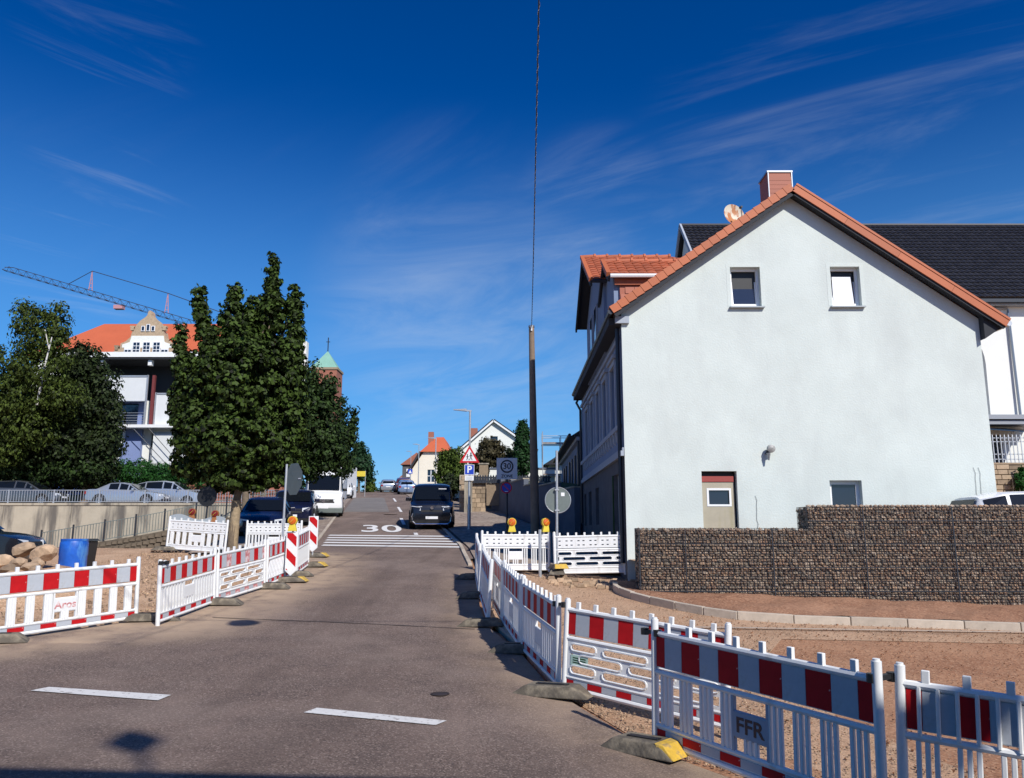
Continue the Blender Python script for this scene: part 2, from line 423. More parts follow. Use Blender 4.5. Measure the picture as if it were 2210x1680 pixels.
def sheet(name, ys, edges, ncol, m, dz, parent=None, dust=False, zf=gz):
    """ground-following strip: edges(y) -> (x left, x right)."""
    v = []; f = []; du = []
    for i, y in enumerate(ys):
        a, b = edges(y)
        for j in range(ncol + 1):
            t = j / ncol
            x = a + (b - a) * t
            v.append((x, y, zf(x, y) + dz))
            if dust:
                dl = pdist(x, y, BARL) ; dr = pdist(x, y, BARR)
                q = max(0, 1 - dl / 1.9) * 1.5; q = max(q, max(0, 1 - dr / 1.1) * .8)
                if x < -7 and y < 11.7: q = max(q, max(0, 1 - abs(11.9 - y + (-7 - x) * .3) / 2.0) * 1.5)
                du.append(min(1, q))
        if i:
            k = i * (ncol + 1)
            for j in range(ncol): f.append((k + j - ncol - 1, k + j - ncol, k + j + 1, k + j))
    me = bpy.data.meshes.new(name); me.from_pydata(v, [], f); me.materials.append(MT[m])
    me.polygons.foreach_set('use_smooth', [True] * len(f))
    if dust:
        at = me.attributes.new('dust', 'FLOAT', 'POINT'); at.data.foreach_set('value', du)
    o = bpy.data.objects.new(name, me); COL.objects.link(o)
    if parent: o.parent = parent
    return o
ar = lambda a, b, s: list(np.arange(a, b, s))
# far ground to the horizon, then near ground
gxs = [-3000, -1200, -500, -200, -100, -60] + ar(-45, 46, 1.5) + [60, 100, 200, 500, 1200, 3000]
gys = [-600, -200, -80, -30, -15] + ar(-10, 40, 1.0) + ar(40, 160, 4) + [180, 220, 300, 420, 600, 1000, 2000, 4000]
v = []; f = []
def ground_z(x, y):
    z = gz(x, y) - .06
    if y > 26 and x < -8:                        # the low yard left of the side street, below the retaining wall
        lim = max(.15, 1.0 - max(0, y - 26) * .085) + max(0, (x + 12 + .17 * (y - 27)) / 3) * 1.6
        z = min(z, lim) if y < 47 else z
    return z
for y in gys:
    for x in gxs: v.append((x, y, ground_z(x, y)))
n = len(gxs)
for i in range(len(gys) - 1):
    for j in range(n - 1): f.append((i * n + j, i * n + j + 1, (i + 1) * n + j + 1, (i + 1) * n + j))
me = bpy.data.meshes.new('ground'); me.from_pydata(v, [], f); me.materials.append(MT['soil']); me.materials.append(MT['sand']); me.materials.append(MT['grass_ground'])
for p in me.polygons:
    c = p.center; p.use_smooth = True
    p.material_index = 2 if (abs(c.x) > 60 or c.y > 62) else (1 if c.x < -4 else 0)
ob = bpy.data.objects.new('ground', me); COL.objects.link(ob); struct(ob)
ys = ar(-14, 2, 1.0) + ar(2, 11.6, .3) + [11.69, 11.7] + ar(12, 30, .3) + ar(30, 60, .8) + ar(60, 141, 2)
ROADY = ys
def redge(y):
    e = .16 if y > 24 else 0
    return (max(-45 if y > 30 else -16, interp(ROAD, y, 1)) if y > 0 else interp(ROAD, y, 1)) - e, interp(ROAD, y, 2) + e
struct(sheet('road', ys, redge, 80, 'asphalt', 0, dust=True))
# pavements beside the side street
ys2 = ar(24, 46, 1) + ar(46, 110, 3)
def xl(y): return interp(ROAD, y, 1)
def xr(y): return interp(ROAD, y, 2)
struct(sheet('pavement', ys2, lambda y: (xl(y) - 3.6 - max(0, min(2, (y - 30) * .1)), xl(y) - .12), 5, 'paving', .03))
struct(sheet('pavement.001', [21.2, 22, 23] + ys2, lambda y: (xr(y) + .12, min(2.85, xr(y) + 4.2)), 5, 'paving', .045))
def kerbline(name, pts, wd, top, label=None):
    k = struct(bpy.data.objects.new(name, None)); COL.objects.link(k); k.location = (*pts[0], gz(*pts[0])); WL[k] = Vector(k.location)
    for (a, b), (c, d) in zip(pts, pts[1:]):
        L = math.hypot(c - a, d - b); ux, uy = (c - a) / L, (d - b) / L; nx, ny = -uy * wd, ux * wd; e = .008
        za, zb = gz(a, b), gz(c, d); m = MB(); a2, b2, c2, d2 = a + ux * e, b + uy * e, c - ux * e, d - uy * e; j = random.uniform(-.008, .008)
        m.hexa([(a2, b2, za - .1), (c2, d2, zb - .1), (c2 + nx, d2 + ny, zb - .1), (a2 + nx, b2 + ny, za - .1),
                (a2, b2, za + top + j), (c2, d2, zb + top + j), (c2 + nx, d2 + ny, zb + top + j), (a2 + nx, b2 + ny, za + top + j)])
        m.build('kerb_stone', 'kerb', k, bevel=.012)
    return k
def resample(pl, step):
    out = [pl[0]]; acc = 0
    for (a, b), (c, d) in zip(pl, pl[1:]):
        L = math.hypot(c - a, d - b); n = max(1, round(L / step))
        for i in range(1, n + 1): out.append((a + (c - a) * i / n, b + (d - b) * i / n))
    return out
kerbline('kerb', resample([(2.30, 18.75), (2.26, 18.3), (2.32, 17.85), (2.5, 17.3), (2.8, 16.75), (3.2, 16.2), (3.65, 15.75), (4.2, 15.38)], .5)[:] + resample([(4.2, 15.38), (5.2, 15.22), (10.5, 15.35), (13, 15.5)], 1.0)[1:], .11, .105)
kerbline('kerb.001', resample([(xl(y) - .1, y) for y in ar(25, 60, 5)], 1.0), .12, .04)
kerbline('kerb.002', resample([(xr(y), y) for y in (22, 28, 40, 60)], 1.0), .12, .055)
kerbline('kerb.003', resample([(-.32, 13.9), (.14, 12.0), (.52, 9.9)], .9), .25, .03)
# planting bed behind the kerb, gravel in front of it
KX = [(2.40, 18.7), (2.44, 17.85), (2.62, 17.35), (2.92, 16.85), (3.3, 16.32), (3.72, 15.9), (4.25, 15.53), (5.2, 15.37), (10.5, 15.5), (14, 15.7)]
vb = []; fb = []
nb = 0
for x, y in resample(KX, .5):
    for t in np.linspace(0, 1, 6):
        yy = y + (18.9 - y) * t; vb.append((x, yy, gz(x, yy) + .07 + .03 * math.sin(x * 3 + yy * 5) + .02 * t))
    if nb:
        for j in range(5): fb.append(((nb - 1) * 6 + j, nb * 6 + j, nb * 6 + j + 1, (nb - 1) * 6 + j + 1))
    nb += 1
me = bpy.data.meshes.new('planting_bed'); me.from_pydata(vb, [], fb); me.materials.append(MT['bed_soil'])
ob = bpy.data.objects.new('planting_bed', me); COL.objects.link(ob); struct(ob)
def gravel_edges(y):
    # strip behind the right-hand barriers, narrowing to a band along the kerb
    a = interp([(5, 3.6), (6.2, 2.8), (7.7, 1.35), (9.6, .62), (11.9, .25), (13.7, -.3), (20.6, -.8), (24, -1.0)], y, 1)
    a = {0: a}[0]
    b = float(np.interp(y, [5, 7, 9, 12, 13.8, 14.6, 20], [5.2, 4.3, 3.6, 3.6, 4.5, 14, 14]))
    return a, b
struct(sheet('gravel_path', ar(5, 24, .25), gravel_edges, 40, 'gravel', -.052))
vf = []; ff = []
for i, (x, y) in enumerate(resample([(2.35, 14.15), (3.5, 14.38), (9.3, 15.05), (13, 15.4)][:], .5)):
    vf += [(x, y - .5 * (x > 99), gz(x, y) - .02), (x, y + .07, gz(x, y) - .015)]
    if i: ff.append((2 * i - 2, 2 * i, 2 * i + 1, 2 * i - 1))
me = bpy.data.meshes.new('kerb_footing'); me.from_pydata(vf, [], ff); me.materials.append(MT['kerb'])
ob = bpy.data.objects.new('kerb_footing', me); COL.objects.link(ob); struct(ob)
# loose stones on the gravel and the soil
def pebbles(name, n, pts, smin, smax, m, label, lift=0):
    V = []; F = []
    for i in range(n):
        x, y = pts()
        s = random.uniform(smin, smax) * random.uniform(.5, 1); z = gz(x, y) - .03 + lift + s * .25
        p = []
        for zz in (-1, 1):
            for a in range(4):
                t = a * math.pi / 2 + random.uniform(-.4, .4); r = s * random.uniform(.6, 1.1)
                p.append((x + math.cos(t) * r, y + math.sin(t) * r, z + zz * s * random.uniform(.3, .6)))
        k = len(V); V += p
        F += [(k + 4, k + 5, k + 6, k + 7), (k, k + 1, k + 5, k + 4), (k + 1, k + 2, k + 6, k + 5), (k + 2, k + 3, k + 7, k + 6), (k + 3, k, k + 4, k + 7)]
    me = bpy.data.meshes.new(name); me.from_pydata(V, [], F); me.materials.append(MT[m])
    o = bpy.data.objects.new(name, me); COL.objects.link(o); o['kind'] = 'stuff'; o['label'] = label; o['category'] = 'stones'; return o
def gp():
    y = random.uniform(5.2, 21) ; a, b = gravel_edges(y); return a + (b - a) * random.random() ** 1.5, y
def sp_():
    y = random.uniform(5, 15.5); return random.uniform(2.5, 13), y
pebbles('loose_gravel', 13000, gp, .005, .020, 'sandstone', 'loose tan gravel scattered over the strip behind the right barriers')
pebbles('soil_clods', 5000, sp_, .008, .022, 'soil', 'small reddish clods lying on the bare soil at the right', -.01)
def lp():
    t = random.random(); y = random.uniform(13.5, 26); return random.uniform(-11, -6.2), y
pebbles('loose_sand_stones', 2500, lp, .015, .045, 'sandstone', 'loose stones on the sandy trench behind the left barriers')
# bits of rubble by the white barriers
rub = MB()
# ------------------------------------------------------------------ road markings
def quad_mark(name, pts, m='marking', dz=.010, n=8):
    (a, b, c, d) = pts; v = []; f = []
    for i in range(n + 1):
        t = i / n
        for p, q in ((a, b), (d, c)):
            x = p[0] + (q[0] - p[0]) * t; y = p[1] + (q[1] - p[1]) * t
            v.append((x, y, gz(x, y) + dz))
        if i: f.append((2 * i - 2, 2 * i, 2 * i + 1, 2 * i - 1))
    me = bpy.data.meshes.new(name); me.from_pydata(v, [], f); me.materials.append(MT[m])
    o = bpy.data.objects.new(name, me); COL.objects.link(o); return struct(o)
quad_mark('road_marking', [(-5.07, 9.16), (-3.65, 8.98), (-3.67, 8.70), (-5.14, 8.94)], 'marking')
quad_mark('road_marking', [(-2.0, 8.62), (-.64, 8.26), (-.73, 8.08), (-2.08, 8.40)], 'marking')
for k in range(5):
    ya = 27.15 + k * 1.02
    quad_mark('zone_stripe', [(xl(ya) + .1, ya), (xr(ya) - .15, ya), (xr(ya) - .15, ya + .42), (xl(ya) + .1, ya + .42)], 'marking_new', .012, 12)
for ya, yb, fr in ((31.9, 32.9, .72), (37.2, 41.6, .66), (47.5, 54, .70), (64, 72, .72)):
    pa, pb = xl(ya) + (xr(ya) - xl(ya)) * fr, xl(yb) + (xr(yb) - xl(yb)) * fr
    quad_mark('centre_dash', [(pa - .08, ya), (pa + .08, ya), (pb + .08, yb), (pb - .08, yb)], 'marking_new', .012)
me = text_mesh('30', 1.0, 0, .014); me.materials.append(MT['marking_new'])
bm = bmesh.new(); bm.from_mesh(me); bmesh.ops.triangulate(bm, faces=bm.faces); bmesh.ops.subdivide_edges(bm, edges=bm.edges, cuts=2, use_grid_fill=True)
for q in bm.verts:
    X = q.co.x * 1.82 - 5.62; Y = q.co.y * 5.2 + 34.7; X -= .17 * (Y - 34.7); q.co = (X, Y, gz(X, Y) + .02)
bm.to_mesh(me); bm.free()
ob = bpy.data.objects.new('road_lettering', me); COL.objects.link(ob); struct(ob); ob['label'] = 'white number 30 painted on the uphill lane'
struct(sheet('asphalt_patch', ar(47.5, 74, .8), lambda y: (xl(y) + .1, xl(y) + (xr(y) - xl(y)) * .56), 6, 'asphalt_patch', .008))
for pl in (resample([(-2.9, 20.2), (-1.9, 23.0), (-1.2, 26.2)], .5), resample([(-5.1, 14.05), (-2.5, 13.7), (-.6, 13.35)], .4), resample([(xl(33) + .3, 46.6), (xr(46) - 2, 46.9)], 1)):  # thin dark strips laid across the asphalt
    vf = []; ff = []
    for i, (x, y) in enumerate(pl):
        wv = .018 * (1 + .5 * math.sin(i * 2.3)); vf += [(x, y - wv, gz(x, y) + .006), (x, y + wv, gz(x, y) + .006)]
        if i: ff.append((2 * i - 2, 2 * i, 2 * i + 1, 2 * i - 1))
    me = bpy.data.meshes.new('dark_strip'); me.from_pydata(vf, [], ff); me.materials.append(MT['strip_dark']); ob = bpy.data.objects.new('dark_strip', me); COL.objects.link(ob); struct(ob)
def manhole(x, y, r):
    t = thing('manhole_cover', 'round rusty manhole cover set in the junction asphalt' if y < 20 else 'small dark manhole cover in the uphill lane before the grey patch', 'manhole', (x, y, gz(x, y)), (0, 0, 0))
    m = MB(); m.tube([(0, 0, -.03), (0, 0, .007)], r, 20); m.build('lid', 'iron', t)
    m = MB()
    for i in range(24):
        a, b = i * math.pi / 12, (i + 1) * math.pi / 12
        m.prism([(r * 1.02 * math.cos(a), r * 1.02 * math.sin(a), .004), (r * 1.18 * math.cos(a), r * 1.18 * math.sin(a), .004), (r * 1.18 * math.cos(b), r * 1.18 * math.sin(b), .004), (r * 1.02 * math.cos(b), r * 1.02 * math.sin(b), .004)], (0, 0, .006))
    m.build('ring', 'iron', t)
manhole(-.8, 9.3, .09); manhole(-6.75, 44.8, .33)

# ------------------------------------------------------------------ pale gable house
def house():
    H = thing('gable_house', 'pale mint plastered house with orange verge tiles and brown chimney behind the stone gabion wall', 'house', (7.4, 20, .6))
    x0, x1, yb = 2.83, 12.08, 32.0
    RX, RZ, EL_, ER_ = 7.4, 10.42, 7.28, 7.1            # ridge and eave heights of the wall
    to = lambda u, v, d: (u, 20 + d, v)
    win = [(5.71, 7.44, 6.49, 8.50), (8.33, 7.45, 9.10, 8.51), (7.93, 2.05, 8.73, 2.93)]
    door = (4.74, .9, 5.62, 3.16)
    R4 = lambda a: [(a[0], a[1]), (a[2], a[1]), (a[2], a[3]), (a[0], a[3])]
    m = MB()
    m.holed([(x0, -.3), (x1, -.3), (x1, ER_), (RX, RZ), (x0, EL_)], [R4(a) for a in win] + [R4(door)], to, .24)
    m.add([(x1, 20, -.3), (x1, yb, -.3), (x1, yb, ER_), (x1, 20, ER_)], [(0, 1, 2, 3)])
    m.add([(x1, yb, -.3), (x0, yb, -.3), (x0, yb, EL_), (RX, yb, RZ), (x1, yb, ER_)], [(0, 1, 2, 3, 4)])
    m.build('wall', 'stucco', H)
    # plaster frames round the upper windows
    for a in win[:2]:
        m = MB(); e = .10
        for p in ((a[0] - e, a[2] + e, a[3], a[3] + e), (a[0] - e, a[0], a[1], a[3]), (a[2], a[2] + e, a[1], a[3])): m.box(p[0], p[1], 19.996, 20.002, p[2], p[3])
        m.build('window_surround', 'stucco', H)
    for i, a in enumerate(win):
        f = MB(); e = .07; y = 20.15
        f.box(a[0], a[0] + e, y, y + .07, a[1], a[3]); f.box(a[2] - e, a[2], y, y + .07, a[1], a[3])
        f.box(a[0] + e, a[2] - e, y, y + .07, a[1], a[1] + e + (.0 if i < 2 else .10)); f.box(a[0] + e, a[2] - e, y, y + .07, a[3] - e, a[3])
        fr = f.build('window', 'frame_white', H, bevel=.006)
        sash = MB(); s0 = a[0] + e; s1 = a[2] - e; zb = a[1] + e + (0 if i < 2 else .1); zt = a[3] - e; t = .0 if i == 2 else .12; q = .055
        P = lambda x, z: (x, y + .03 + t * (z - zb) / (zt - zb), z)
        for pa, pb in ((P(s0, zb), P(s0, zt)), (P(s1, zb), P(s1, zt)), (P(s0, zb), P(s1, zb)), (P(s0, zt), P(s1, zt))):
            sash.bar(pa, pb, q, .05)
        sash.build('sash', 'frame_white', fr)
        gl = MB(); gl.add([P(s0 + .03, zb + .03), P(s1 - .03, zb + .03), P(s1 - .03, zt - .03), P(s0 + .03, zt - .03)], [(0, 1, 2, 3)])
        gl.build('pane', 'glass', fr)
        if i == 1:  # pale panel painted in as clouds reflected by this pane
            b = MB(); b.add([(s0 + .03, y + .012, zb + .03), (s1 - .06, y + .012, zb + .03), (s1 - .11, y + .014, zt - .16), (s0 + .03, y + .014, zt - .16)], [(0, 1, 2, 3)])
            b.build('cloud_reflection', 'blind', fr, label='whitish cloud reflection painted over the pane')
        bk = MB(); bk.box(a[0], a[2], 20.24, 20.26, a[1], a[3]); bk.build('window_back', 'black', fr)
        if i < 2:
            sl_ = MB(); sl_.hexa([(a[0] - .06, 19.90, a[1] - .06), (a[2] + .06, 19.90, a[1] - .06), (a[2] + .06, 20.1, a[1] - .05), (a[0] - .06, 20.1, a[1] - .05), (a[0] - .06, 19.90, a[1] - .03), (a[2] + .06, 19.90, a[1] - .03), (a[2] + .06, 20.15, a[1] - .004), (a[0] - .06, 20.15, a[1] - .004)])
            sl_.build('window_sill', 'frame_grey', H)
    # side door with red fanlight board
    d = door
    m = MB(); y = 20.12; lx0, lx1 = d[0] + .02, d[2] - .05; zt = d[3] - .27
    for p in ((lx0, lx0 + .14, .9, zt), (lx1 - .10, lx1, .9, zt), (lx0 + .14, lx1 - .10, .9, zt - .60), (lx0 + .14, lx1 - .10, zt - .15, zt)): m.box(p[0], p[1], y, y + .06, p[2], p[3])
    dr = m.build('door', 'door_beige', H)
    m = MB(); m.box(lx0 + .13, lx1 - .09, y + .035, y + .05, zt - .62, zt - .14); m.build('pane', 'glass', dr)
    m = MB(); gx0, gx1, gz0, gz1 = lx0 + .12, lx1 - .08, zt - .60, zt - .15
    for p in ((gx0, gx1, gz0, gz0 + .05), (gx0, gx1, gz1 - .05, gz1), (gx0, gx0 + .05, gz0 + .05, gz1 - .05), (gx1 - .05, gx1, gz0 + .05, gz1 - .05)): m.box(p[0], p[1], y - .012, y + .004, p[2], p[3])
    m.build('pane_frame', 'frame_white', dr)
    m = MB(); m.tube([(lx0 + .08, y, 1.55), (lx0 + .08, y - .05, 1.55), (lx0 + .2, y - .06, 1.55)], .014, 6); m.box(lx0 + .06, lx0 + .1, y - .008, y + .002, 1.46, 1.64); m.build('handle', 'dark_metal', dr)
    m = MB(); m.box(lx0, lx1, y - .02, y + .06, zt + .01, zt + .15); m.build('door_lintel', 'door_red', dr)
    m = MB(); m.box(d[0], d[2], 20.2, 20.24, .9, d[3]); m.build('door_back', 'black', H)
    # street facade (faces -X)
    tf = lambda u, v, dd: (x0 + dd, u, v)
    wins = [(21.35 + k * 1.95, 4.45, 22.25 + k * 1.95, 6.15) for k in range(5)]
    gw = [(26.2, 1.9, 27.2, 3.1), (28.6, 1.9, 29.6, 3.1), (30.6, 1.9, 31.4, 3.1)]
    gd = (21.2, 1.0, 22.3, 3.2)
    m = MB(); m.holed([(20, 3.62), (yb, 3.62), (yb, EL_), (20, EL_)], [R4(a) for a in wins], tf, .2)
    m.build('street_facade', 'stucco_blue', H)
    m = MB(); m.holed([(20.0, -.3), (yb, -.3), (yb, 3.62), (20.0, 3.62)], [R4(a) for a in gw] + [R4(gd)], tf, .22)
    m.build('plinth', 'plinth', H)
    m = MB(); m.box(x0 - .09, x0 - .001, 20.02, yb, 3.55, 3.68); m.box(x0 - .05, x0 - .001, 20.02, yb, 3.68, 3.76); m.build('cornice', 'trim_grey', H)
    m = MB(); m.box(x0 - .10, x0 - .001, 20.3, yb, 4.28, 4.40); m.build('sill_band', 'trim_grey', H)
    m = MB(); m.box(x0 - .06, x0 - .001, 20.3, yb, 6.62, 6.72); m.build('sill_band', 'trim_grey', H)
    for k in range(18):
        yy = 21.0 + k * .58
        m = MB(); m.prism([(x0 - .09, yy, 4.28), (x0 - .001, yy, 4.28), (x0 - .001, yy, 3.98), (x0 - .05, yy, 4.02)], (0, .14, 0)); m.build('bracket', 'trim_grey', H)
    for a in wins:
        m = MB(); m.box(x0 - .05, x0 - .001, a[0] - .16, a[0], a[1], a[3]); m.box(x0 - .05, x0 - .001, a[2], a[2] + .16, a[1], a[3]); m.box(x0 - .11, x0 - .001, a[0] - .25, a[2] + .25, a[3] + .16, a[3] + .26); m.box(x0 - .06, x0 - .001, a[0] - .16, a[2] + .16, a[3], a[3] + .14)
        wn = m.build('window', 'trim_grey', H)
        m = MB(); m.box(x0 + .14, x0 + .16, a[0], a[2], a[1], a[3]); m.build('pane', 'glass', wn)
        m = MB(); m.box(x0 + .10, x0 + .138, (a[0] + a[2]) / 2 - .03, (a[0] + a[2]) / 2 + .03, a[1], a[3]); m.box(x0 + .10, x0 + .138, a[0], a[2], a[3] - .5, a[3] - .44); m.build('glazing_bar', 'frame_grey', wn)
    for a in gw:
        m = MB(); m.box(x0 + .15, x0 + .18, a[0], a[2], a[1], a[3]); m.build('pane', 'glass', H)
    m = MB(); m.box(x0 + .12, x0 + .18, gd[0], gd[2], gd[1], gd[3]); e = m.build('door', 'frame_grey', H)
    m = MB(); m.box(x0 - .03, x0 + .12, gd[2], gd[2] + .12, gd[1], gd[3]); m.build('door_frame', 'leaf_hedge', e, label='green painted door frame')
    m = MB(); m.tube([(x0 - .08, 20.25, .9), (x0 - .08, 20.25, 6.9)], .055, 8); m.build('downpipe', 'dark_metal', H, smooth=True)
    # main roof
    def slope(xe, ze, xr_, zr, y0, y1, th):
        n = Vector((-(zr - ze), 0, xr_ - xe)).normalized() * th
        if n.z < 0: n = -n
        return [(xe, y0, ze), (xr_, y0, zr), (xr_, y1, zr), (xe, y1, ze)], n
    ry0, ry1 = 19.72, yb + .25
    for side, (xe, ze) in enumerate(((2.58, 7.19), (12.62, 6.88))):
        q, nn = slope(xe, ze, RX, RZ + .14, ry0 + .06, ry1, .10)
        m = MB(); m.prism(q, nn); m.build('roof', 'orange_tile' if side == 0 else 'orange_tile', H)
        d = Vector((RX - xe, 0, RZ + .14 - ze)); L = d.length; d.normalize()
        # soffit board under the verge and dark barge board
        m = MB(); a = Vector((xe, 0, ze)); up = Vector((-d.z, 0, d.x)) * (1 if side == 0 else -1)
        for (y0, y1, o0, o1, mm, nm) in ((19.74, 20.0, -.10, -.06, 'soffit', 'soffit'), (19.70, 19.735, -.15, .05, 'soffit', 'barge_board')):
            mq = MB(); mq.prism([tuple(a + up * o0 + Vector((0, y0, 0))), tuple(a + d * L + up * o0 + Vector((0, y0, 0))), tuple(a + d * L + up * o1 + Vector((0, y0, 0))), tuple(a + up * o1 + Vector((0, y0, 0)))], (0, y1 - y0, 0)); mq.build(nm, mm, H)
        ntile = 24 if side == 0 else 4
        st = L / ntile
        for k in range(ntile):
            p0 = a + d * (k * st); p1 = a + d * ((k + 1) * st - (.012 if side == 0 else .006))
            o0, o1 = (-.055, .15) if side == 0 else (-.085, .16)
            rise = .022 if side == 0 else 0
            mq = MB(); Y0, Y1 = 19.66, 19.95
            pts = [p0 + up * (o0 + rise), p1 + up * o0, p1 + up * o1, p0 + up * (o1 + rise)]
            mq.prism([(p.x, Y0, p.z) for p in pts], (0, .035, 0))
            tp = [p0 + up * (o1 + rise - .03), p1 + up * (o1 - .03), p1 + up * o1, p0 + up * (o1 + rise)]
            mq.prism([(p.x, Y0 + .035, p.z) for p in tp], (0, .26, 0))
            mq.build('verge_tile' if side == 0 else 'verge_board', 'verge_orange', H)
        if side:
            mq = MB(); y0 = 19.645
            mq.prism([tuple(a + up * .10 + Vector((0, y0, 0))), tuple(a + d * L + up * .10 + Vector((0, y0, 0))), tuple(a + d * L + up * .155 + Vector((0, y0, 0))), tuple(a + up * .155 + Vector((0, y0, 0)))], (0, .012, 0)); mq.build('verge_strip', 'verge_orange', H)
        m = MB(); gx = xe - .06 if side == 0 else xe + .06
        m.tube([(gx, 19.7, ze + .02), (gx, ry1, ze + .02)], .075, 8); m.build('gutter', 'galv' if side else 'dark_metal', H, smooth=True)
    # eave returns: boxed end at the left, dark boxed soffit at the right
    m = MB(); m.box(2.66, 3.02, 19.90, 19.995, 6.96, 7.14); m.build('eave_box', 'trim_grey', H)
    m = MB(); m.box(2.5, 2.828, 20.0, yb, 6.93, 7.12); m.build('eave_soffit', 'soffit', H)
    m = MB(); m.prism([(12.085, 19.8, 6.52), (12.085, 19.8, 7.2), (12.60, 19.8, 6.86)], (0, 12.3, 0)); m.build('eave_soffit', 'soffit', H)
    # chimney
    m = MB(); m.box(7.20, 7.86, 21.0, 21.75, 9.6, 11.62); ch = m.build('chimney', 'chimney_clad', H)
    for k in range(12):
        z = 10.0 + k * .125
        m = MB(); m.box(7.192, 7.868, 20.985, 20.998, z, z + .118); m.build('cladding_board', 'chimney_clad', ch)
    m = MB(); m.box(7.17, 7.89, 20.97, 21.78, 11.62, 11.67); m.build('chimney_cap', 'metal_sheet', ch)
    for xx in (7.2, 7.86):
        m = MB(); m.box(xx - .013, xx + .013, 20.975, 21.0, 9.9, 11.62); m.build('corner_strip', 'metal_sheet', ch)
    # cross gable facing the street, and the smaller dormer before it
    def crossgable(nm, xf, yc, hw, ze, zr, tiles, ov, wallz, xback):
        D = MB(); D.prism([(xf + ov, yc - hw + .2, wallz), (xf + ov, yc + hw - .2, wallz), (xf + ov, yc + hw - .2, ze + .1), (xf + ov, yc, zr - .12), (xf + ov, yc - hw + .2, ze + .1)], (xback - xf - ov, 0, 0))
        dw = D.build(nm, 'stucco_blue', H)
        for sg in (-1, 1):
            e = Vector((xf, yc + sg * hw, ze)); r = Vector((xf, yc, zr)); nv = Vector((0, sg * (zr - ze), hw)).normalized() * .07
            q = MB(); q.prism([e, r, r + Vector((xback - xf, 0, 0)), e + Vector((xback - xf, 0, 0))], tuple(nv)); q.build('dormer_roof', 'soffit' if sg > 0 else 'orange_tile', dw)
            if sg < 0:
                dd = (r - e); L = dd.length; dd.normalize(); rows = round(L / .30); ncol = int((tiles - xf) / .26)
                base = bpy.data.meshes.new('roof_tile'); tv = MB()
                n = 5; prof = [(i / (n - 1) * .25, .028 * math.sin(i / (n - 1) * math.pi) + .012) for i in range(n)]
                for i, (a_, h_) in enumerate(prof): tv.v += [(a_, 0, h_ + .03), (a_, .32, h_)]
                for i in range(n - 1): tv.f.append((2 * i, 2 * i + 2, 2 * i + 3, 2 * i + 1))
                o_ = len(tv.v)
                for i, (a_, h_) in enumerate(prof): tv.v += [(a_, 0, h_ + .03), (a_, 0, 0)]
                for i in range(n - 1): tv.f.append((o_ + 2 * i, o_ + 2 * i + 1, o_ + 2 * i + 3, o_ + 2 * i + 2))
                base.from_pydata(tv.v, [], tv.f); base.materials.append(MT['orange_tile'])
                ang = math.atan2(zr - ze, hw)
                for i in range(rows):
                    for j in range(ncol):
                        p = e + dd * (i * L / rows) + nv + Vector((j * .26 + .02, 0, 0))
                        inst(base, 'roof_tile', dw, p, (ang + random.uniform(-.02, .02), random.uniform(-.01, .01), 0))
                nr = int((tiles - xf) / .42)
                for j in range(nr):
                    q = MB(); x = xf + j * .42; q.tube([(x, yc, zr + .07), (x + .43, yc, zr + .09)], .10, 8); q.tube([(x + .36, yc, zr + .09), (x + .43, yc, zr + .09)], .125, 8); q.build('ridge_tile', 'orange_tile', dw)
                q = MB(); q.bar(e + Vector((-.04, 0, .08)), r + Vector((-.04, 0, .10)), .12, .12); q.build('verge_tile', 'verge_orange', dw)
                q = MB(); q.tube([(xf, yc - hw - .06, ze + .02), (xback, yc - hw - .06, ze + .02)], .06, 8); q.build('gutter', 'frame_white' if hw < 2 else 'dark_metal', dw, smooth=True)
            q = MB(); q.bar(e + Vector((-.03, 0, -.05)), r + Vector((-.03, 0, -.05)), .06, .16); q.build('barge_board', 'soffit', dw)
        return dw
    dw = crossgable('cross_gable', 2.40, 25.75, 2.85, 9.02, 10.72, 5.6, .35, 6.9, 7.3)
    for dy in (-1.0, .35):
        m = MB(); m.box(2.70, 2.745, 25.75 + dy, 25.75 + dy + .65, 7.6, 8.9); wn = m.build('window', 'trim_grey', dw)
        m = MB(); m.box(2.69, 2.70, 25.82 + dy, 25.75 + dy + .58, 7.68, 8.82); m.build('pane', 'glass', wn)
    dw = crossgable('dormer', 2.72, 22.55, 1.35, 8.62, 9.45, 5.4, .12, 7.3, 6.3)
    m = MB(); m.box(2.85, 5.2, 21.26, 21.30, 8.42, 8.60); m.build('fascia_board', 'orange_tile', dw)
    m = MB(); m.prism([(3.0, 21.33, 7.45), (3.0, 21.33, 8.42), (5.2, 21.33, 8.42), (4.4, 21.33, 7.9)], (0, .03, 0)); ck = m.build('dormer_cheek', 'chimney_clad', dw)
    for i in range(4):
        for j in range(7):
            x = 3.02 + j * .26 + (i % 2) * .13; z = 7.52 + i * .22
            if z > 7.2 + (x - 2.6) * .69 - .25 and x < 4.6:
                m = MB(); m.hexa([(x, 21.30, z), (x + .25, 21.30, z), (x + .25, 21.325, z), (x, 21.325, z), (x, 21.318, z + .21), (x + .25, 21.318, z + .21), (x + .25, 21.329, z + .21), (x, 21.329, z + .21)]); m.build('cladding_tile', 'chimney_clad', ck)
    m = MB()
    m.tube([(2.76, 31.8, 7.1), (2.6, 31.8, 6.8), (2.76, 31.8, 6.5), (2.76, 31.8, 2)], .05, 8); m.build('downpipe', 'dark_metal', H, smooth=True)
    for (cx, cz, n) in ((6.05, 2.0, 1), (11.55, 2.7, 2)):
        m = MB()
        for k in range(n):
            pts = [(cx + .04 * math.sin(t * 1.3) + k * .12 + (.05 if 2 < t < 5 else 0), 19.985, cz + .55 - t * .09 * (1 + n * .3)) for t in range(8)]
            m.tube(pts, .004, 5)
        m.build('loose_cable', 'dark_metal', H)
    return H
H = house()
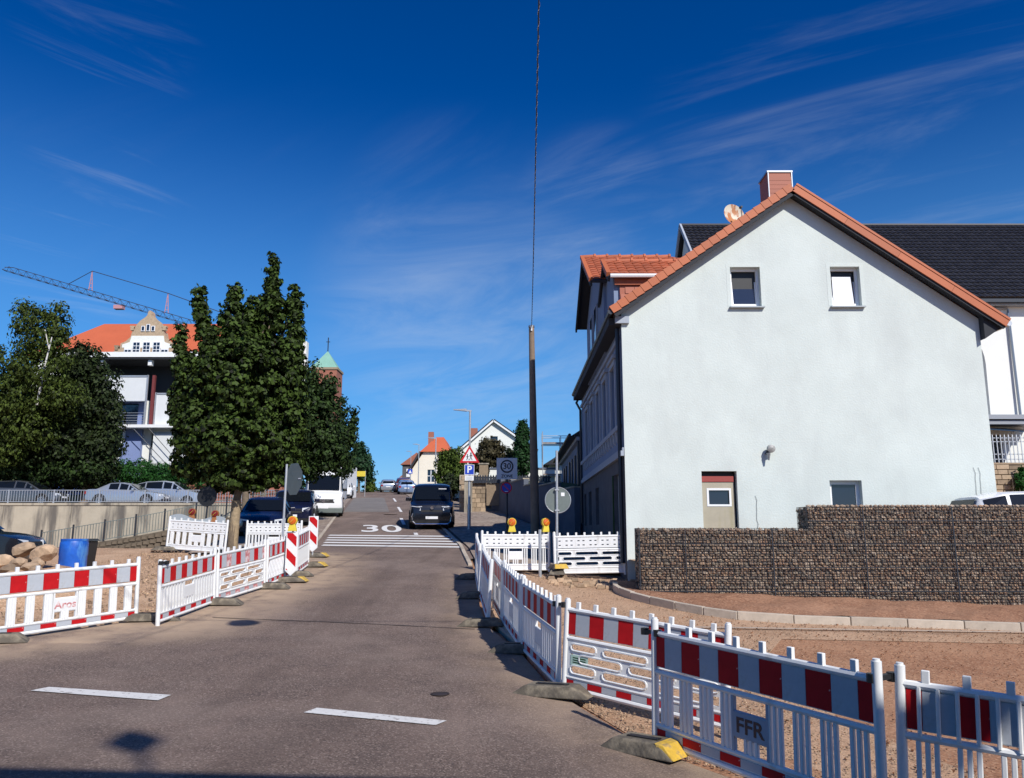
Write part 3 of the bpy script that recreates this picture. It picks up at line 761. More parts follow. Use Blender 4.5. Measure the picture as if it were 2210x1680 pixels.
# satellite dish on the left roof slope
t = thing('satellite_dish', 'rust stained white satellite dish left of the brown chimney', 'satellite dish', (5.72, 20.6, 9.05))
m = MB(); c = Vector((6.02, 20.4, 10.12)); ax = Vector((.25, -1, .22)).normalized(); ux = ax.cross(Vector((0, 0, 1))).normalized(); uz = ux.cross(ax)
rings = []
for i in range(7):
    r = .33 * i / 6
    rings.append([c + ax * (-.09 + .09 * (i / 6) ** 2) + (ux * math.cos(a * math.pi / 12) * .92 + uz * math.sin(a * math.pi / 12)) * r for a in range(24)])
m.v = [tuple(p) for q in rings for p in q]
for i in range(6):
    for a in range(24): m.f.append((i * 24 + a, i * 24 + (a + 1) % 24, (i + 1) * 24 + (a + 1) % 24, (i + 1) * 24 + a)); m.m.append(0)
m.build('reflector', 'rust', t, smooth=True)
m = MB(); m.tube([c - uz * .30, c - uz * .26 + ax * .33, c + ax * .36 - uz * .02], .014, 6); m.build('feed_arm', 'dark_metal', t)
m = MB(); m.tube([c + ax * .40 - uz * .02, c + ax * .31 - uz * .0], .032, 8); m.build('receiver', 'dark_metal', t)
m = MB(); m.tube([(6.02, 20.52, 9.3), (6.02, 20.52, 10.05)], .025, 8); m.build('mast', 'galv', t)
# wall lamp over the door
t = thing('wall_lamp', 'weathered round wall lamp with hood high between door and window', 'lamp', (6.45, 20, 3.72))
m = MB(); m.tube([(6.40, 19.99, 3.6), (6.38, 19.90, 3.62), (6.42, 19.86, 3.70)], .035, 8); m.build('bracket', 'dark_metal', t)
m = MB(); m.tube([(6.40, 19.86, 3.60), (6.40, 19.86, 3.42)], .05, 10, r2=.02); m.build('holder', 'metal_sheet', t)
m = MB(); m.tube([(6.47, 19.92, 3.70), (6.47, 19.87, 3.71), (6.47, 19.80, 3.70), (6.47, 19.77, 3.69)], [.07, .105, .095, .04], 14); m.build('shade', 'lamp_shade', t, smooth=True)

# ------------------------------------------------------------------ hall with black roof behind the house
t = thing('white_hall', 'tall white hall with a long black tiled roof behind the mint house', 'building', (24, 36, 1.6))
m = MB()
arch = [(20.9, 6.6)] + [(21.37 - .50 * math.cos(a * math.pi / 10), 9.3 + 1.1 * math.sin(a * math.pi / 10)) for a in range(11)] + [(21.84, 6.6)]
gdoor = [(21.2, 2.7), (22.25, 2.7), (22.25, 6.0), (21.2, 6.0)]
m.holed([(9.4, 1), (38, 1), (38, 12.45), (9.4, 12.45)], [arch, gdoor], lambda u, v, d: (u, 36 + d, v), .35)
m.add([(9.4, 36, 1), (9.4, 46, 1), (9.4, 46, 12.4), (9.4, 41, 17.8), (9.4, 36, 12.4)], [(0, 1, 2, 3, 4)])
m.build('wall', 'white_wall', t)
m = MB(); m.box(20.7, 22.0, 36.3, 36.34, 6.4, 10.6); m.build('arched_window', 'frame_grey', t)
m = MB(); m.box(21.2, 22.25, 36.3, 36.34, 2.7, 6.0); m.build('door', 'black', t)
m = MB()
for k in range(6): m.box(21.25 + k * .17, 21.28 + k * .17, 36.05, 36.08, 2.7, 6.0)
for z in (4.2, 4.8, 5.3, 5.8): m.box(21.2, 22.25, 36.03, 36.05, z, z + .04)
m.build('door_grille', 'dark_metal', t)
q, nn = [(9.15, 35.5, 12.25), (9.15, 41, 17.95), (38.5, 41, 17.95), (38.5, 35.5, 12.25)], (0, -.06, .06)
m = MB(); m.prism(q, nn); m.prism([(9.15, 46.5, 12.25), (9.15, 41, 17.95), (38.5, 41, 17.95), (38.5, 46.5, 12.25)], (0, .06, .06)); m.build('roof', 'black_tile', t)
m = MB(); dd = Vector((0, 5.5, 5.7)); L = dd.length; dd.normalize(); nrm = Vector((0, -5.7, 5.5)).normalized()
rows = 23; ncol = 108
for i in range(rows):
    for j in range(ncol):
        b = Vector((9.15 + j * .27, 35.5, 12.25)) + nrm * .085 + dd * (i * L / rows); e = Vector((.27, 0, 0)); up = dd * (L / rows + .03)
        pv_ = [(0, .0), (.28, .045), (.55, .05), (.8, .01), (1, 0)]
        k = len(m.v)
        for a_, h_ in pv_: m.v += [tuple(b + e * a_ + nrm * (h_ + .05)), tuple(b + e * a_ + up + nrm * h_)]
        for a in range(4): m.f.append((k + 2 * a, k + 2 * a + 2, k + 2 * a + 3, k + 2 * a + 1)); m.m.append(0)
        k = len(m.v)
        m.v += [tuple(b), tuple(b + e), tuple(b + e + nrm * .05), tuple(b + e * .5 + nrm * .1), tuple(b + nrm * .05)]; m.f.append((k, k + 1, k + 2, k + 3, k + 4)); m.m.append(0)
o = m.build('roof_tiles', 'black_tile', t); o['kind'] = 'stuff'
m = MB(); m.tube([(9.1, 41, 18.03), (38.5, 41, 18.03)], .13, 8); m.build('ridge', 'black_tile', t)
m = MB(); m.box(9.2, 38, 35.42, 35.58, 12.10, 12.26); m.build('gutter', 'dark_metal', t)
m = MB(); m.box(9.3, 38, 35.6, 36, 12.02, 12.09); m.build('soffit', 'fascia', t)
m = MB(); m.bar((9.12, 35.5, 12.35), (9.12, 41, 18.05), .10, .22); m.bar((9.12, 46.5, 12.35), (9.12, 41, 18.05), .10, .22); m.build('barge_board', 'trim_grey', t)
m = MB(); m.tube([(23.1, 35.9, 11.7), (23.1, 35.85, 6.8)], .06, 8); m.tube([(21.5, 35.9, 11.95), (23.1, 35.9, 11.92), (23.1, 35.9, 11.6)], .05, 8); m.build('downpipe', 'metal_sheet', t, smooth=True)
m = MB(); m.box(20.8, 23.5, 35.0, 36, 6.6, 6.8); m.box(20.8, 23.4, 35.1, 36, 6.38, 6.55); m.build('cornice', 'fascia', t)
m = MB(); m.hexa([(20.6, 34.7, 6.10), (23.0, 34.7, 5.95), (23.0, 35.95, 6.25), (20.6, 35.95, 6.3), (20.6, 34.7, 6.15), (23.0, 34.7, 6.0), (23.0, 35.95, 6.3), (20.6, 35.95, 6.35)]); cp = m.build('door_canopy', 'glass', t)
m = MB(); m.tube([(22.4, 35.9, 5.6), (22.4, 35.4, 6.1)], .03, 6); m.build('canopy_bracket', 'metal_sheet', cp)
# garden stone wall and iron fence at the right edge
t = thing('stone_garden_wall', 'tan coursed stone garden wall under the iron fence at right edge', 'wall', (20, 31.5, 1.2))
m = MB(); m.box(13.5, 26, 31.6, 31.9, .9, 4.29); m.build('core', 'rubble', t)
z = 2.69
while z < 4.28:
    hh = .2; x = 18.3 + random.uniform(0, .3)
    while x < 21.6:
        L = random.uniform(.32, .62); m = MB(); j = random.uniform(0, .04)
        m.box(x + .012, x + L - .012, 31.5 - j, 31.62, z + .012, min(4.29, z + hh - .012)); m.build('stone', 'stone_block', t, bevel=.012); x += L
    z += hh
m = MB(); m.box(13.5, 26, 31.46, 31.95, 4.29, 4.36); m.build('coping', 'stone_block', t)
t = thing('iron_fence', 'grey iron fence with pointed bars on top of the stone garden wall', 'fence', (20, 31.7, 4.36))
for z in (4.5, 4.7, 5.2, 5.35):
    m = MB(); m.box(17, 25, 31.68, 31.71, z, z + .03); m.build('rail', 'galv', t)
m = MB(); m.box(-.014, .014, -.014, .014, 0, 1.05); m.add([(-.014, -.014, 1.05), (.014, -.014, 1.05), (.014, .014, 1.05), (-.014, .014, 1.05), (0, 0, 1.15)], [(0, 1, 4), (1, 2, 4), (2, 3, 4), (3, 0, 4)])
b0 = m.build('bar', 'galv', t); b0.location = Vector((17.1, 31.66, 4.95)) - WL[t]
for k in range(1, 49):
    o = b0.copy(); COL.objects.link(o); o.location = b0.location + Vector((.16 * k, 0, 0))

# levelled yard between the gabion wall, the house and the hall
ob = MB(); ob.add([(2.86, 18.32, 1.0), (14.5, 18.32, 1.0), (14.5, 36, 1.2), (12.1, 36, 1.2), (12.1, 19.99, 1.0), (2.86, 19.99, 1.0)], [tuple(range(6))])
ob.add([(14.5, 18.32, 1.0), (22, 16, .3), (45, 16, .3), (45, 36, 1.3), (14.5, 36, 1.2)], [tuple(range(5))]); struct(ob.build('yard', 'gravel'))
# ------------------------------------------------------------------ gabion wall
t = thing('gabion_wall', 'long stepped gabion wall of brown stones in black wire mesh', 'wall', (7, 17.2, .3))
GY = 17.72; gx0, gx1, gxs_ = 2.78, 14.5, 6.48; gt0, gt1 = 1.74, 2.21
def gbot(x): return float(np.interp(x, [2.7, 11, 12.5], [.34, -.02, -.08]))
m = MB(); m.box(gx0 + .03, gx1, GY + .07, GY + .62, -.3, gt0 - .05); m.box(gxs_ + .03, gx1, GY + .07, GY + .62, gt0 - .05, gt1 - .05); m.build('core', 'black', t)
rocks = []
for k in range(7):
    bm = bmesh.new(); bmesh.ops.create_icosphere(bm, subdivisions=1, radius=1)
    for vv in bm.verts:
        vv.co *= random.uniform(.72, 1.12); vv.co.x = max(-.86, min(.86, vv.co.x)); vv.co.z = max(-.8, min(.8, vv.co.z)); vv.co.y = max(-.7, min(.7, vv.co.y))
    me = bpy.data.meshes.new('stone'); bm.to_mesh(me); bm.free(); rocks.append(me)
def rockmat(name, pal):
    m = bpy.data.materials.new(name); m.use_nodes = True; t_ = m.node_tree; b = t_.nodes['Principled BSDF']; b.inputs['Roughness'].default_value = .9
    at = N(t_, 'ShaderNodeAttribute', attribute_name='tone'); oi = N(t_, 'ShaderNodeObjectInfo')
    f = M(t_, 'FRACT', M(t_, 'ADD', at.outputs['Fac'], oi.outputs['Random']))
    cr = N(t_, 'ShaderNodeValToRGB'); LK(t_, f, cr.inputs[0]); cr.color_ramp.interpolation = 'CONSTANT'
    while len(cr.color_ramp.elements) < len(pal): cr.color_ramp.elements.new(.5)
    for i, c_ in enumerate(pal): cr.color_ramp.elements[i].position = i / len(pal); cr.color_ramp.elements[i].color = (*c_, 1)
    no = N(t_, 'ShaderNodeTexNoise'); no.inputs['Scale'].default_value = 22; no.inputs['Detail'].default_value = 5
    tc_ = N(t_, 'ShaderNodeTexCoord'); LK(t_, tc_.outputs['Object'], no.inputs[0])
    mr = N(t_, 'ShaderNodeMapRange'); LK(t_, no.outputs[0], mr.inputs[0]); mr.inputs[1].default_value = .3; mr.inputs[2].default_value = .7; mr.inputs[3].default_value = .65; mr.inputs[4].default_value = 1.25
    mg = N(t_, 'ShaderNodeMixRGB', blend_type='MULTIPLY'); mg.inputs[0].default_value = 1; LK(t_, cr.outputs[0], mg.inputs[1]); LK(t_, mr.outputs[0], mg.inputs[2]); LK(t_, mg.outputs[0], b.inputs['Base Color'])
    MT[name] = m
rockmat('gabion_stone', [(.25, .18, .13), (.30, .22, .155), (.20, .135, .09), (.42, .28, .18), (.30, .19, .125), (.18, .15, .12), (.30, .24, .175), (.41, .32, .24), (.24, .175, .125), (.34, .235, .155)])
for r_ in rocks: r_.materials.append(MT['gabion_stone'])
SV = []; SF = []; ST = []; cand = []
z = -.15
while z < gt1:
    hh = random.uniform(.040, .075); x = gx0 + random.uniform(0, .05)
    if z > gt0 - .04: x = gxs_ + random.uniform(0, .05)
    while x < gx1 - .05:
        L = random.uniform(.055, .15)
        if z + hh > gbot(x) - .05 and not (z + hh > gt0 + .01 and x < gxs_): cand.append((x + L / 2, z + hh / 2, L / 2 * 1.2, hh / 2 * 1.28))
        x += L
    z += hh * .94
cand.sort(key=lambda c: -(c[2] * c[3]) * (2 if 2.7 < c[0] < 11 else 0))
for i, (cx, cz, sx_, sz_) in enumerate(cand):
    k = random.randrange(7); dy = random.uniform(-.004, .03); rot = (random.uniform(-.2, .2), random.uniform(-.16, .16), random.uniform(-.3, .3))
    if i < 298: inst(rocks[k], 'stone', t, (cx, GY + .05 + dy, cz), rot, (sx_, .055, sz_))
    else:
        mm = Matrix.LocRotScale((cx, GY + .05 + dy, cz), __import__('mathutils').Euler(rot), (sx_, .055, sz_)); o = len(SV)
        SV += [tuple(mm @ vv.co) for vv in rocks[k].vertices]; SF += [tuple(o + q for q in p.vertices) for p in rocks[k].polygons]; ST += [random.random()] * len(rocks[k].vertices)
# stones along the top and the left ends
for (xa, xb, zt) in ((gx0, gxs_, gt0), (gxs_, gx1, gt1)):
    for i in range(int((xb - xa) * 26)):
        mm = Matrix.LocRotScale((random.uniform(xa + .05, xb), random.uniform(GY + .05, GY + .6), zt - .045), __import__('mathutils').Euler((random.random(), random.random(), random.random())), (.075, .075, .045)); o = len(SV); rk = rocks[i % 7]
        SV += [tuple(mm @ vv.co) for vv in rk.vertices]; SF += [tuple(o + q for q in p.vertices) for p in rk.polygons]; ST += [random.random()] * len(rk.vertices)
for (xe, za, zb) in ((gx0, .0, gt0), (gxs_, gt0, gt1)):
    for i in range(int((zb - za) * 70)):
        mm = Matrix.LocRotScale((xe + .03, random.uniform(GY + .05, GY + .6), random.uniform(za, zb - .04)), __import__('mathutils').Euler((random.random(), random.random(), random.random())), (.05, .085, .05)); o = len(SV); rk = rocks[i % 7]
        SV += [tuple(mm @ vv.co) for vv in rk.vertices]; SF += [tuple(o + q for q in p.vertices) for p in rk.polygons]; ST += [random.random()] * len(rk.vertices)
me = bpy.data.meshes.new('small_stones'); me.from_pydata(SV, [], SF); me.materials.append(MT['gabion_stone'])
at = me.attributes.new('tone', 'FLOAT', 'POINT'); at.data.foreach_set('value', ST)
o = bpy.data.objects.new('small_stones', me); COL.objects.link(o); o.parent = t; o.location = -WL[t]; o['kind'] = 'stuff'
m = MB(); wr = .0034; yf = GY - .022
x = gx0
while x < gx1:
    zt = gt0 if x < gxs_ else gt1
    m.box(x - wr, x + wr, yf - wr, yf + wr, gbot(x) - .06, zt); m.box(x - wr, x + wr, yf, GY + .62, zt - wr, zt + wr); x += .056
zz = -.1; k = 0
while zz < gt1 + .01:
    xa = gx0 if zz < gt0 + .005 else gxs_
    dbl = (k % 5 == 0)
    m.box(xa, gx1, yf - .009, yf - .004 + wr, zz - (.009 if dbl else wr), zz + (.009 if dbl else wr)); m.box(xa - .005, xa + .005, yf, GY + .62, zz - wr, zz + wr); zz += .1; k += 1
for yy in np.arange(GY, GY + .62, .056):
    for xa, za, zb in ((gx0, .1, gt0), (gxs_, gt0, gt1)): m.box(xa - .006, xa + .003, yy - wr, yy + wr, za, zb)
for x in (gx0, gx0 + 1.0, gx0 + 2.9, 7.7, 9.65, 11.6): m.box(x - .010, x + .010, yf - .012, yf + .01, gbot(x) - .05, gt0 if x < gxs_ else gt1)
m.build('wire_mesh', 'dark_metal', t)

# ------------------------------------------------------------------ site barriers
def barrier(p0, p1, label, group, kind='bars', h=1.05, back=False, txt=None, faded=False, clear=.05, lean=0, z0=None, z1=None, nst=11):
    """plastic barrier panel from p0 to p1; the striped face is on the right-hand side of that direction."""
    za = gz(*p0) if z0 is None else z0; zb = gz(*p1) if z1 is None else z1
    dx, dy = p1[0] - p0[0], p1[1] - p0[1]; L = math.hypot(dx, dy); rz = math.atan2(dy, dx); L = math.hypot(L, zb - za)
    t = thing('site_barrier', label, 'barrier', (p0[0], p0[1], za), (lean, -math.asin((zb - za) / L), rz), group)
    s = h / 1.05; Z = lambda q: q * s
    pm = 'plastic'; post = .035
    for x in (post, L - post):
        m = MB(); m.tube([(x, 0, .0), (x, 0, Z(1.06))], post, 10); m.tube([(x, 0, Z(1.06)), (x, 0, Z(1.075))], post * .7, 10); m.build('post', pm, t, smooth=True)
    a, b = post * 2, L - post * 2
    for z, r in ((.065, .028), (.19, .022), (.625, .026), (.945, .028)):
        m = MB(); m.tube([(a - .02, 0, Z(z)), (b + .02, 0, Z(z))], r, 8); m.build('rail', pm, t, smooth=True)
    n = 8
    for i in range(n):
        x = a + (b - a) * (i + .5) / n
        m = MB(); m.box(x - .025, x + .025, -.018, .018, Z(.96), Z(1.045)); m.build('tip', pm, t, bevel=.005)
    # upper and lower boards
    for zl, zh, in ((.09, .17), (.665, .925)):
        m = MB()
        if not back:
            m.box(a, b, -.004, .014, Z(zl), Z(zh))
        else:                                    # unstriped back with rows of moulded drain slots
            rows = [(zl, zh)] if zh - zl < .15 else [(zl, zl + .06), (zl + .085, zl + .165), (zl + .19, zh)]
            for r0, r1 in rows: m.box(a, b, -.012, .012, Z(r0), Z(r1))
            if len(rows) > 1:
                for r0 in (zl + .06, zl + .165):
                    k = 0; x = a
                    while x < b:
                        wd = .12 if k % 2 else .07; m.box(x, min(b, x + wd), -.012, .012, Z(r0), Z(r0 + .025)); x += wd + .055; k += 1
        bo = m.build('board', pm, t)
        if not back:
            st = (b - a) / (nst - 1)
            for i in range(nst):
                red = i % 2 == 0
                m = MB(); m.box(max(a, a + (i - .5) * st) + .002, min(b, a + (i + .5) * st) - .002, -.013, -.0045, Z(zl + .008), Z(zh - .008))
                m.build('red_stripe' if red else 'white_stripe', ('foil_faded' if faded and (zl < .2 or i % 4) else 'foil_red') if red else 'foil_white', bo)
    zl, zh = Z(.205), Z(.605)
    if kind == 'slots':
        rows = [(zl, zl + .035), (zl + .125, zl + .16), (zl + .25, zl + .285), (zh - .03, zh)]
        m = MB()
        for r0, r1 in rows: m.box(a, b, -.014, .014, r0, r1)
        sl = MB()
        for i in range(3):
            z0_, z1_ = rows[i][1], rows[i + 1][0]; off = .12 if i == 1 else .44; x = a; xs = [a]
            x = a + off
            while x < b - .08: xs.append(x); x += .66
            xs.append(b)
            for j, xx in enumerate(xs): m.box(max(a, xx - .045), min(b, xx + .045), -.014, .014, z0_, z1_)
            for xa, xb in zip(xs, xs[1:]):
                xa += .045; xb -= .045; r = (z1_ - z0_) / 2; zc = (z0_ + z1_) / 2
                if xb - xa < 2.2 * r: continue
                pts = [(xa + r + r * math.cos(q), -.016, zc + r * math.sin(q)) for q in np.linspace(math.pi / 2, 3 * math.pi / 2, 6)] + [(xb - r + r * math.cos(q), -.016, zc + r * math.sin(q)) for q in np.linspace(-math.pi / 2, math.pi / 2, 6)]
                sl.tube(pts + [pts[0]], .011, 5, cap=False)
                for s_ in (-1, 1):               # rounded slot corners
                    for e_ in (0, 1):
                        cx = xa if e_ == 0 else xb; sg = 1 if e_ == 0 else -1
                        m.prism([(cx, -.012, zc + s_ * r), (cx + sg * r * .75, -.012, zc + s_ * r), (cx, -.012, zc + s_ * r * .25)], (0, .024, 0))
        m.build('slotted_panel', pm, t)
        sl.build('slot_rims', pm, t)
    else:
        xs = []
        if kind == 'bars': 
            ng = max(2, round((b - a) / .24))
            for i in range(ng):
                c = a + (b - a) * (i + .5) / ng
                xs += [c - .055, c, c + .055]
            wd = .032
        elif kind == 'wide':
            ng = 9
            for i in range(ng): xs.append(a + (b - a) * (i + .5) / ng)
            wd = .125
        elif kind == 'diag' or kind == 'close':
            ng = round((b - a) / .105); wd = .05
            for i in range(ng): xs.append(a + (b - a) * (i + .5) / ng)
        plate = (a + b) / 2 if txt is not None else None
        sh = {'diag': .16, 'close': .0}.get(kind, 0)
        for x in xs:
            m = MB(); z0_, z1_ = zl, zh
            if plate is not None and abs(x - plate) < .17:
                z1_ = zl + .12
            if sh:
                x1 = min(b - .02, x + sh); m.bar((x, 0, z0_), (x1, 0, z0_ + (zh - zl) * (x1 - x) / sh if sh else zh), wd, .022, up=(0, 1, 0))
            else: m.box(x - wd / 2, x + wd / 2, -.016, .016, z0_, z1_)
            if kind == 'wide':
                for q in (-.04, 0, .04): m.box(x + q - .008, x + q + .008, -.024, -.016, z0_, z1_)
            m.build('bar', pm, t, bevel=.006 if kind == 'bars' else 0)
        if plate is not None:
            m = MB(); m.box(plate - .17, plate + .17, -.018, .012, zl + .12, zl + .30)
            for zz in (zl + .12, zl + .30): m.tube([(plate - .19, 0, zz), (plate + .19, 0, zz)], .018, 8)
            for sx_ in (-1, 1): m.box(plate + sx_ * .18 - .012, plate + sx_ * .18 + .012, -.018, .018, zl, zh)
            pl = m.build('name_plate', pm if back or kind != 'bars' else 'trim_grey', t)
            if txt: text_part('lettering', txt[0], txt[1], txt[2], pl, (plate, -.0195, zl + .205), sx_=1.15)
    return t
def clamp(loc, rz, label):
    t = thing('barrier_clamp', label, 'clamp', loc, (0, 0, rz), 'black clamps joining the barrier panels')
    m = MB(); m.bar((-.10, -.01, 0), (.10, .0, .015), .04, .035); m.build('strap', 'black', t)
    for s_ in (-1, 1):
        m = MB(); m.tube([(s_ * .085, 0, -.025), (s_ * .085, 0, .035)], .040, 8); m.build('hook', 'black', t)
    return t
def foot(x, y, rz, label, yellow=False, z=None, L=.82, W=.40):
    t = thing('ballast_block', label, 'ballast block', (x, y, (gz(x, y) if z is None else z) + .004), (0, math.atan(.03), rz), 'rubber ballast blocks under the barriers')
    m = MB(); 
    m.hexa([(-L / 2, -W / 2, 0), (L / 2, -W / 2, 0), (L / 2, W / 2, 0), (-L / 2, W / 2, 0), (-L * .30, -W * .36, .115), (L * .30, -W * .36, .115), (L * .30, W * .36, .115), (-L * .30, W * .36, .115)])
    m.build('block', 'rubber', t, bevel=.014)
    m = MB(); m.cbox((0, 0, .12), (L * .4, .07, .012)); m.build('socket', 'black', t)
    if yellow:
        m = MB(); m.hexa([(-L / 2 - .006, -W * .44, .005), (-L * .36, -W * .44, .005), (-L * .36, W * .44, .005), (-L / 2 - .006, W * .44, .005), (-L * .30 - .05, -W * .37, .108), (-L * .25, -W * .37, .121), (-L * .25, W * .37, .121), (-L * .30 - .05, W * .37, .108)]); m.build('reflector', 'yellow_dirty', t, bevel=.006)
    return t
GRP = 'red and white barriers beside the road'
GWB = 'unstriped white barriers seen from behind'
b1 = barrier((1.29, 7.74), (2.50, 5.72), 'large striped barrier with dark FFR plate between its bars in the right foreground', GRP, 'bars', 1.12, txt=('FFR', .165, 'paint_navy'))
b2 = barrier((2.60, 5.80), (4.34, 4.62), 'striped barrier at the right edge with rods running over its red panels', GRP, 'bars', 1.10)
for x in np.arange(.15, 2.1, .115):              # rods over its striped board
    m = MB(); m.tube([(x, -.022, .67), (x, -.022, .985)], .014, 6); m.build('rod', 'plastic', b2)
b3 = barrier((.57, 9.58), (2.12, 8.22), 'striped barrier with rounded slots and a green sticker', GRP, 'slots', 1.03)
m = MB(); m.box(.12, .36, -.0185, -.0145, .33, .44); st_ = m.build('sticker', 'pale_green', b3)
m = MB()
for q in (.36, .385, .41): m.box(.15, .33, -.0195, -.0186, q - .006, q + .006)
m.build('sticker_print', 'leaf_hedge', st_)
barrier((.15, 11.72), (.54, 9.64), 'shaded striped barrier of close vertical bars left of the green stickered one', GRP, 'close', 1.05, txt=())
barrier((-.14, 13.70), (.13, 11.78), 'shaded striped barrier of close vertical bars behind the nearest dark one', GRP, 'close', 1.05, txt=())
barrier((-.34, 15.4), (-.16, 13.76), 'reddish glowing striped barrier half hidden behind the swung out panel', GRP, 'close', 1.02, txt=())
barrier((-.64, 16.5), (-.40, 13.74), 'swung out striped barrier with bright white end post by the lane', GRP, 'close', 1.05, lean=R(-3))
barrier((-.84, 19.2), (-.66, 16.62), 'farthest striped barrier of the right row beside the white barriers', GRP, 'close', 1.05)
barrier((-.80, 20.7), (.98, 20.75), 'white unstriped barrier with vertical bars under two amber lamps', GWB, 'bars', 1.02, back=True, txt=(), z0=.66, z1=.66)
barrier((1.05, 20.45), (2.85, 20.3), 'white unstriped barrier with long slots against the mint house corner', GWB, 'slots', 1.06, back=True, z0=.58, z1=.62)
# left row
barrier((-8.45, 9.4), (-7.46, 11.30), 'striped barrier cut by the left picture edge', GRP, 'wide', 1.0, txt=())
barrier((-7.40, 11.40), (-6.2, 13.66), 'striped barrier with wide slats and a white name plate before the rubble heap', GRP, 'wide', 1.02, txt=('Aros', .15, 'foil_faded'))
barrier((-5.68, 13.2), (-5.56, 15.34), 'striped barrier of close white bars right of the sandy gap', GRP, 'close', 1.02, txt=())
barrier((-5.55, 15.4), (-5.26, 17.42), 'faded striped barrier with brick like slots', GRP, 'slots', 1.01, faded=True)
barrier((-5.25, 17.48), (-5.2, 19.3), 'striped barrier with slanted bars beside the front beacon board', GRP, 'diag', 1.0)
barrier((-5.12, 19.36), (-5.28, 21.1), 'narrow looking striped barrier between the two beacon boards', GRP, 'close', 1.05)
barrier((-10.62, 24.9), (-8.60, 24.4), 'white unstriped tilted barrier with broken jagged top left of the trunk', GWB, 'wide', 1.0, back=True, txt=(), z0=1.12, z1=1.0)
barrier((-8.35, 25.4), (-6.55, 25.3), 'white unstriped barrier right of the trunk before the navy car', GWB, 'close', 1.0, back=True, txt=(), z0=1.0, z1=1.0)
# grey sheet fixed along the top of the broken barrier
t = thing('plastic_sheet', 'torn grey sheet hanging behind the broken white barrier', 'sheet', (-9.6, 24.75, 2.0))
m = MB(); k = 26; pt = [(-10.58 + i * 1.9 / k, 24.97 - i * .5 / k, 2.16 + .07 * math.sin(i * .35) - i * .004) for i in range(k + 1)]
lo = [(p[0], p[1], 1.86 + random.uniform(-.09, .06)) for p in pt]
m.v = pt + lo; m.f = [(i, i + 1, k + 2 + i, k + 1 + i) for i in range(k)]; m.m = [0] * k
m.build('sheet', 'frame_grey', t)
rz_ = math.atan2(5.8 - 7.74, 2.56 - 1.29)
clamp((1.30, 7.72, .73), rz_, 'black clamp holding the FFR barrier to the slotted one')
clamp((2.56, 5.77, .66), .3, 'black clamp between the two nearest right barriers')
clamp((.56, 9.60, .82), -1.0, 'black clamp at the left post of the green stickered barrier')
clamp((-5.66, 13.25, 1.16), 1.4, 'black clamp on the left barrier beside the sandy gap')
clamp((-5.56, 15.37, 1.30), 1.4, 'black clamp joining the two striped barriers of the left row')
# feet
for x, y, rz, yl, lab in (
    (1.18, 7.55, 2.4, True, 'foot with a yellow end under the FFR barrier'), (.46, 9.42, 2.7, False, 'lone grey foot under the corner of the slotted right barrier'),
    (2.62, 5.75, 2.2, False, 'foot under the posts of the nearest right barriers'), (.06, 11.75, 2.9, False, 'dark foot under the middle of the shaded right row'),
    (-.5, 13.66, 3.0, False, 'grey foot beside the swung out right barrier'), (-.74, 16.55, 3.1, False, 'dark foot in the shade of the far right row'), (-.95, 19.3, 3.1, False, 'farthest dark foot of the right row'),
    (-6.0, 13.72, .35, False, 'wide grey foot at the sandy gap on the left'), (-5.42, 15.36, .1, False, 'grey foot under the second joint of the left row'),
    (-5.12, 17.46, .1, True, 'foot with orange yellow end under the faded barrier'), (-5.0, 18.4, 3.2, True, 'foot with bright yellow end below the front beacon board'),
    (-5.1, 19.4, .2, False, 'grey foot just behind the front beacon board'), (-5.2, 21.15, 3.1, True, 'small yellow ended foot between the beacon boards'),
    (-5.72, 23.6, 3.1, True, 'yellow ended foot under the rear beacon board'), (-7.24, 11.66, .4, False, 'foot under the left barrier at the picture edge'),
    (-10.6, 24.85, .2, False, 'brown foot left of the broken white barrier')):
    foot(x, y, rz, lab, yl, L=.95 if 'wide' in lab or 'lone' in lab else .8)
# beacon boards with slanted stripes
def beacon(x, y, label, h0, hgt, wd, rz=0):
    t = thing('beacon_board', label, 'beacon board', (x, y, gz(x, y)), (0, 0, rz), 'pointed red and white beacon boards')
    m = MB(); a = wd / 2
    m.prism([(-a, 0, h0 + .12), (0, 0, h0), (a, 0, h0 + .12), (a, 0, h0 + hgt), (-a, 0, h0 + hgt)], (0, .035, 0)); bd = m.build('board', 'plastic', t, bevel=.006)
    e = .025; x0, x1 = -a + e, a - e; zb, zt = h0 + .13, h0 + hgt - e; k = 4.1; pitch = (x1 - x0) * 2.05
    def clip(poly, ax, lim, keep_gt):
        out = []
        for i in range(len(poly)):
            p, q = poly[i], poly[(i + 1) % len(poly)]; f = lambda r: (r[ax] - lim) * (1 if keep_gt else -1)
            if f(p) >= 0: out.append(p)
            if f(p) * f(q) < 0: tt = f(p) / (f(p) - f(q)); out.append((p[0] + (q[0] - p[0]) * tt, p[1] + (q[1] - p[1]) * tt))
        return out
    z = zt + .12
    i = 0
    while z > zb - .5:
        p = [(x0, z), (x1, z - (x1 - x0) * .95), (x1, z - (x1 - x0) * .95 - pitch * .48), (x0, z - pitch * .48)]
        p = clip(clip(p, 1, zb, True), 1, zt, False) if True else p
        if len(p) > 2:
            m = MB(); m.prism([(q[0], -.004, q[1]) for q in p], (0, .0035, 0)); m.build('red_stripe', 'foil_red', bd)
        z -= pitch
    m = MB(); m.tube([(0, .05, .05), (0, .05, h0 + hgt + .07)], .025, 8); m.build('post', 'galv', t)
    return t
beacon(-5.02, 18.5, 'front beacon board carrying an amber lamp at the left road edge', .12, .98, .27, R(-4))
beacon(-5.75, 23.4, 'rear beacon board without a lamp beside the zebra stripes', .16, 1.02, .28, R(-2))
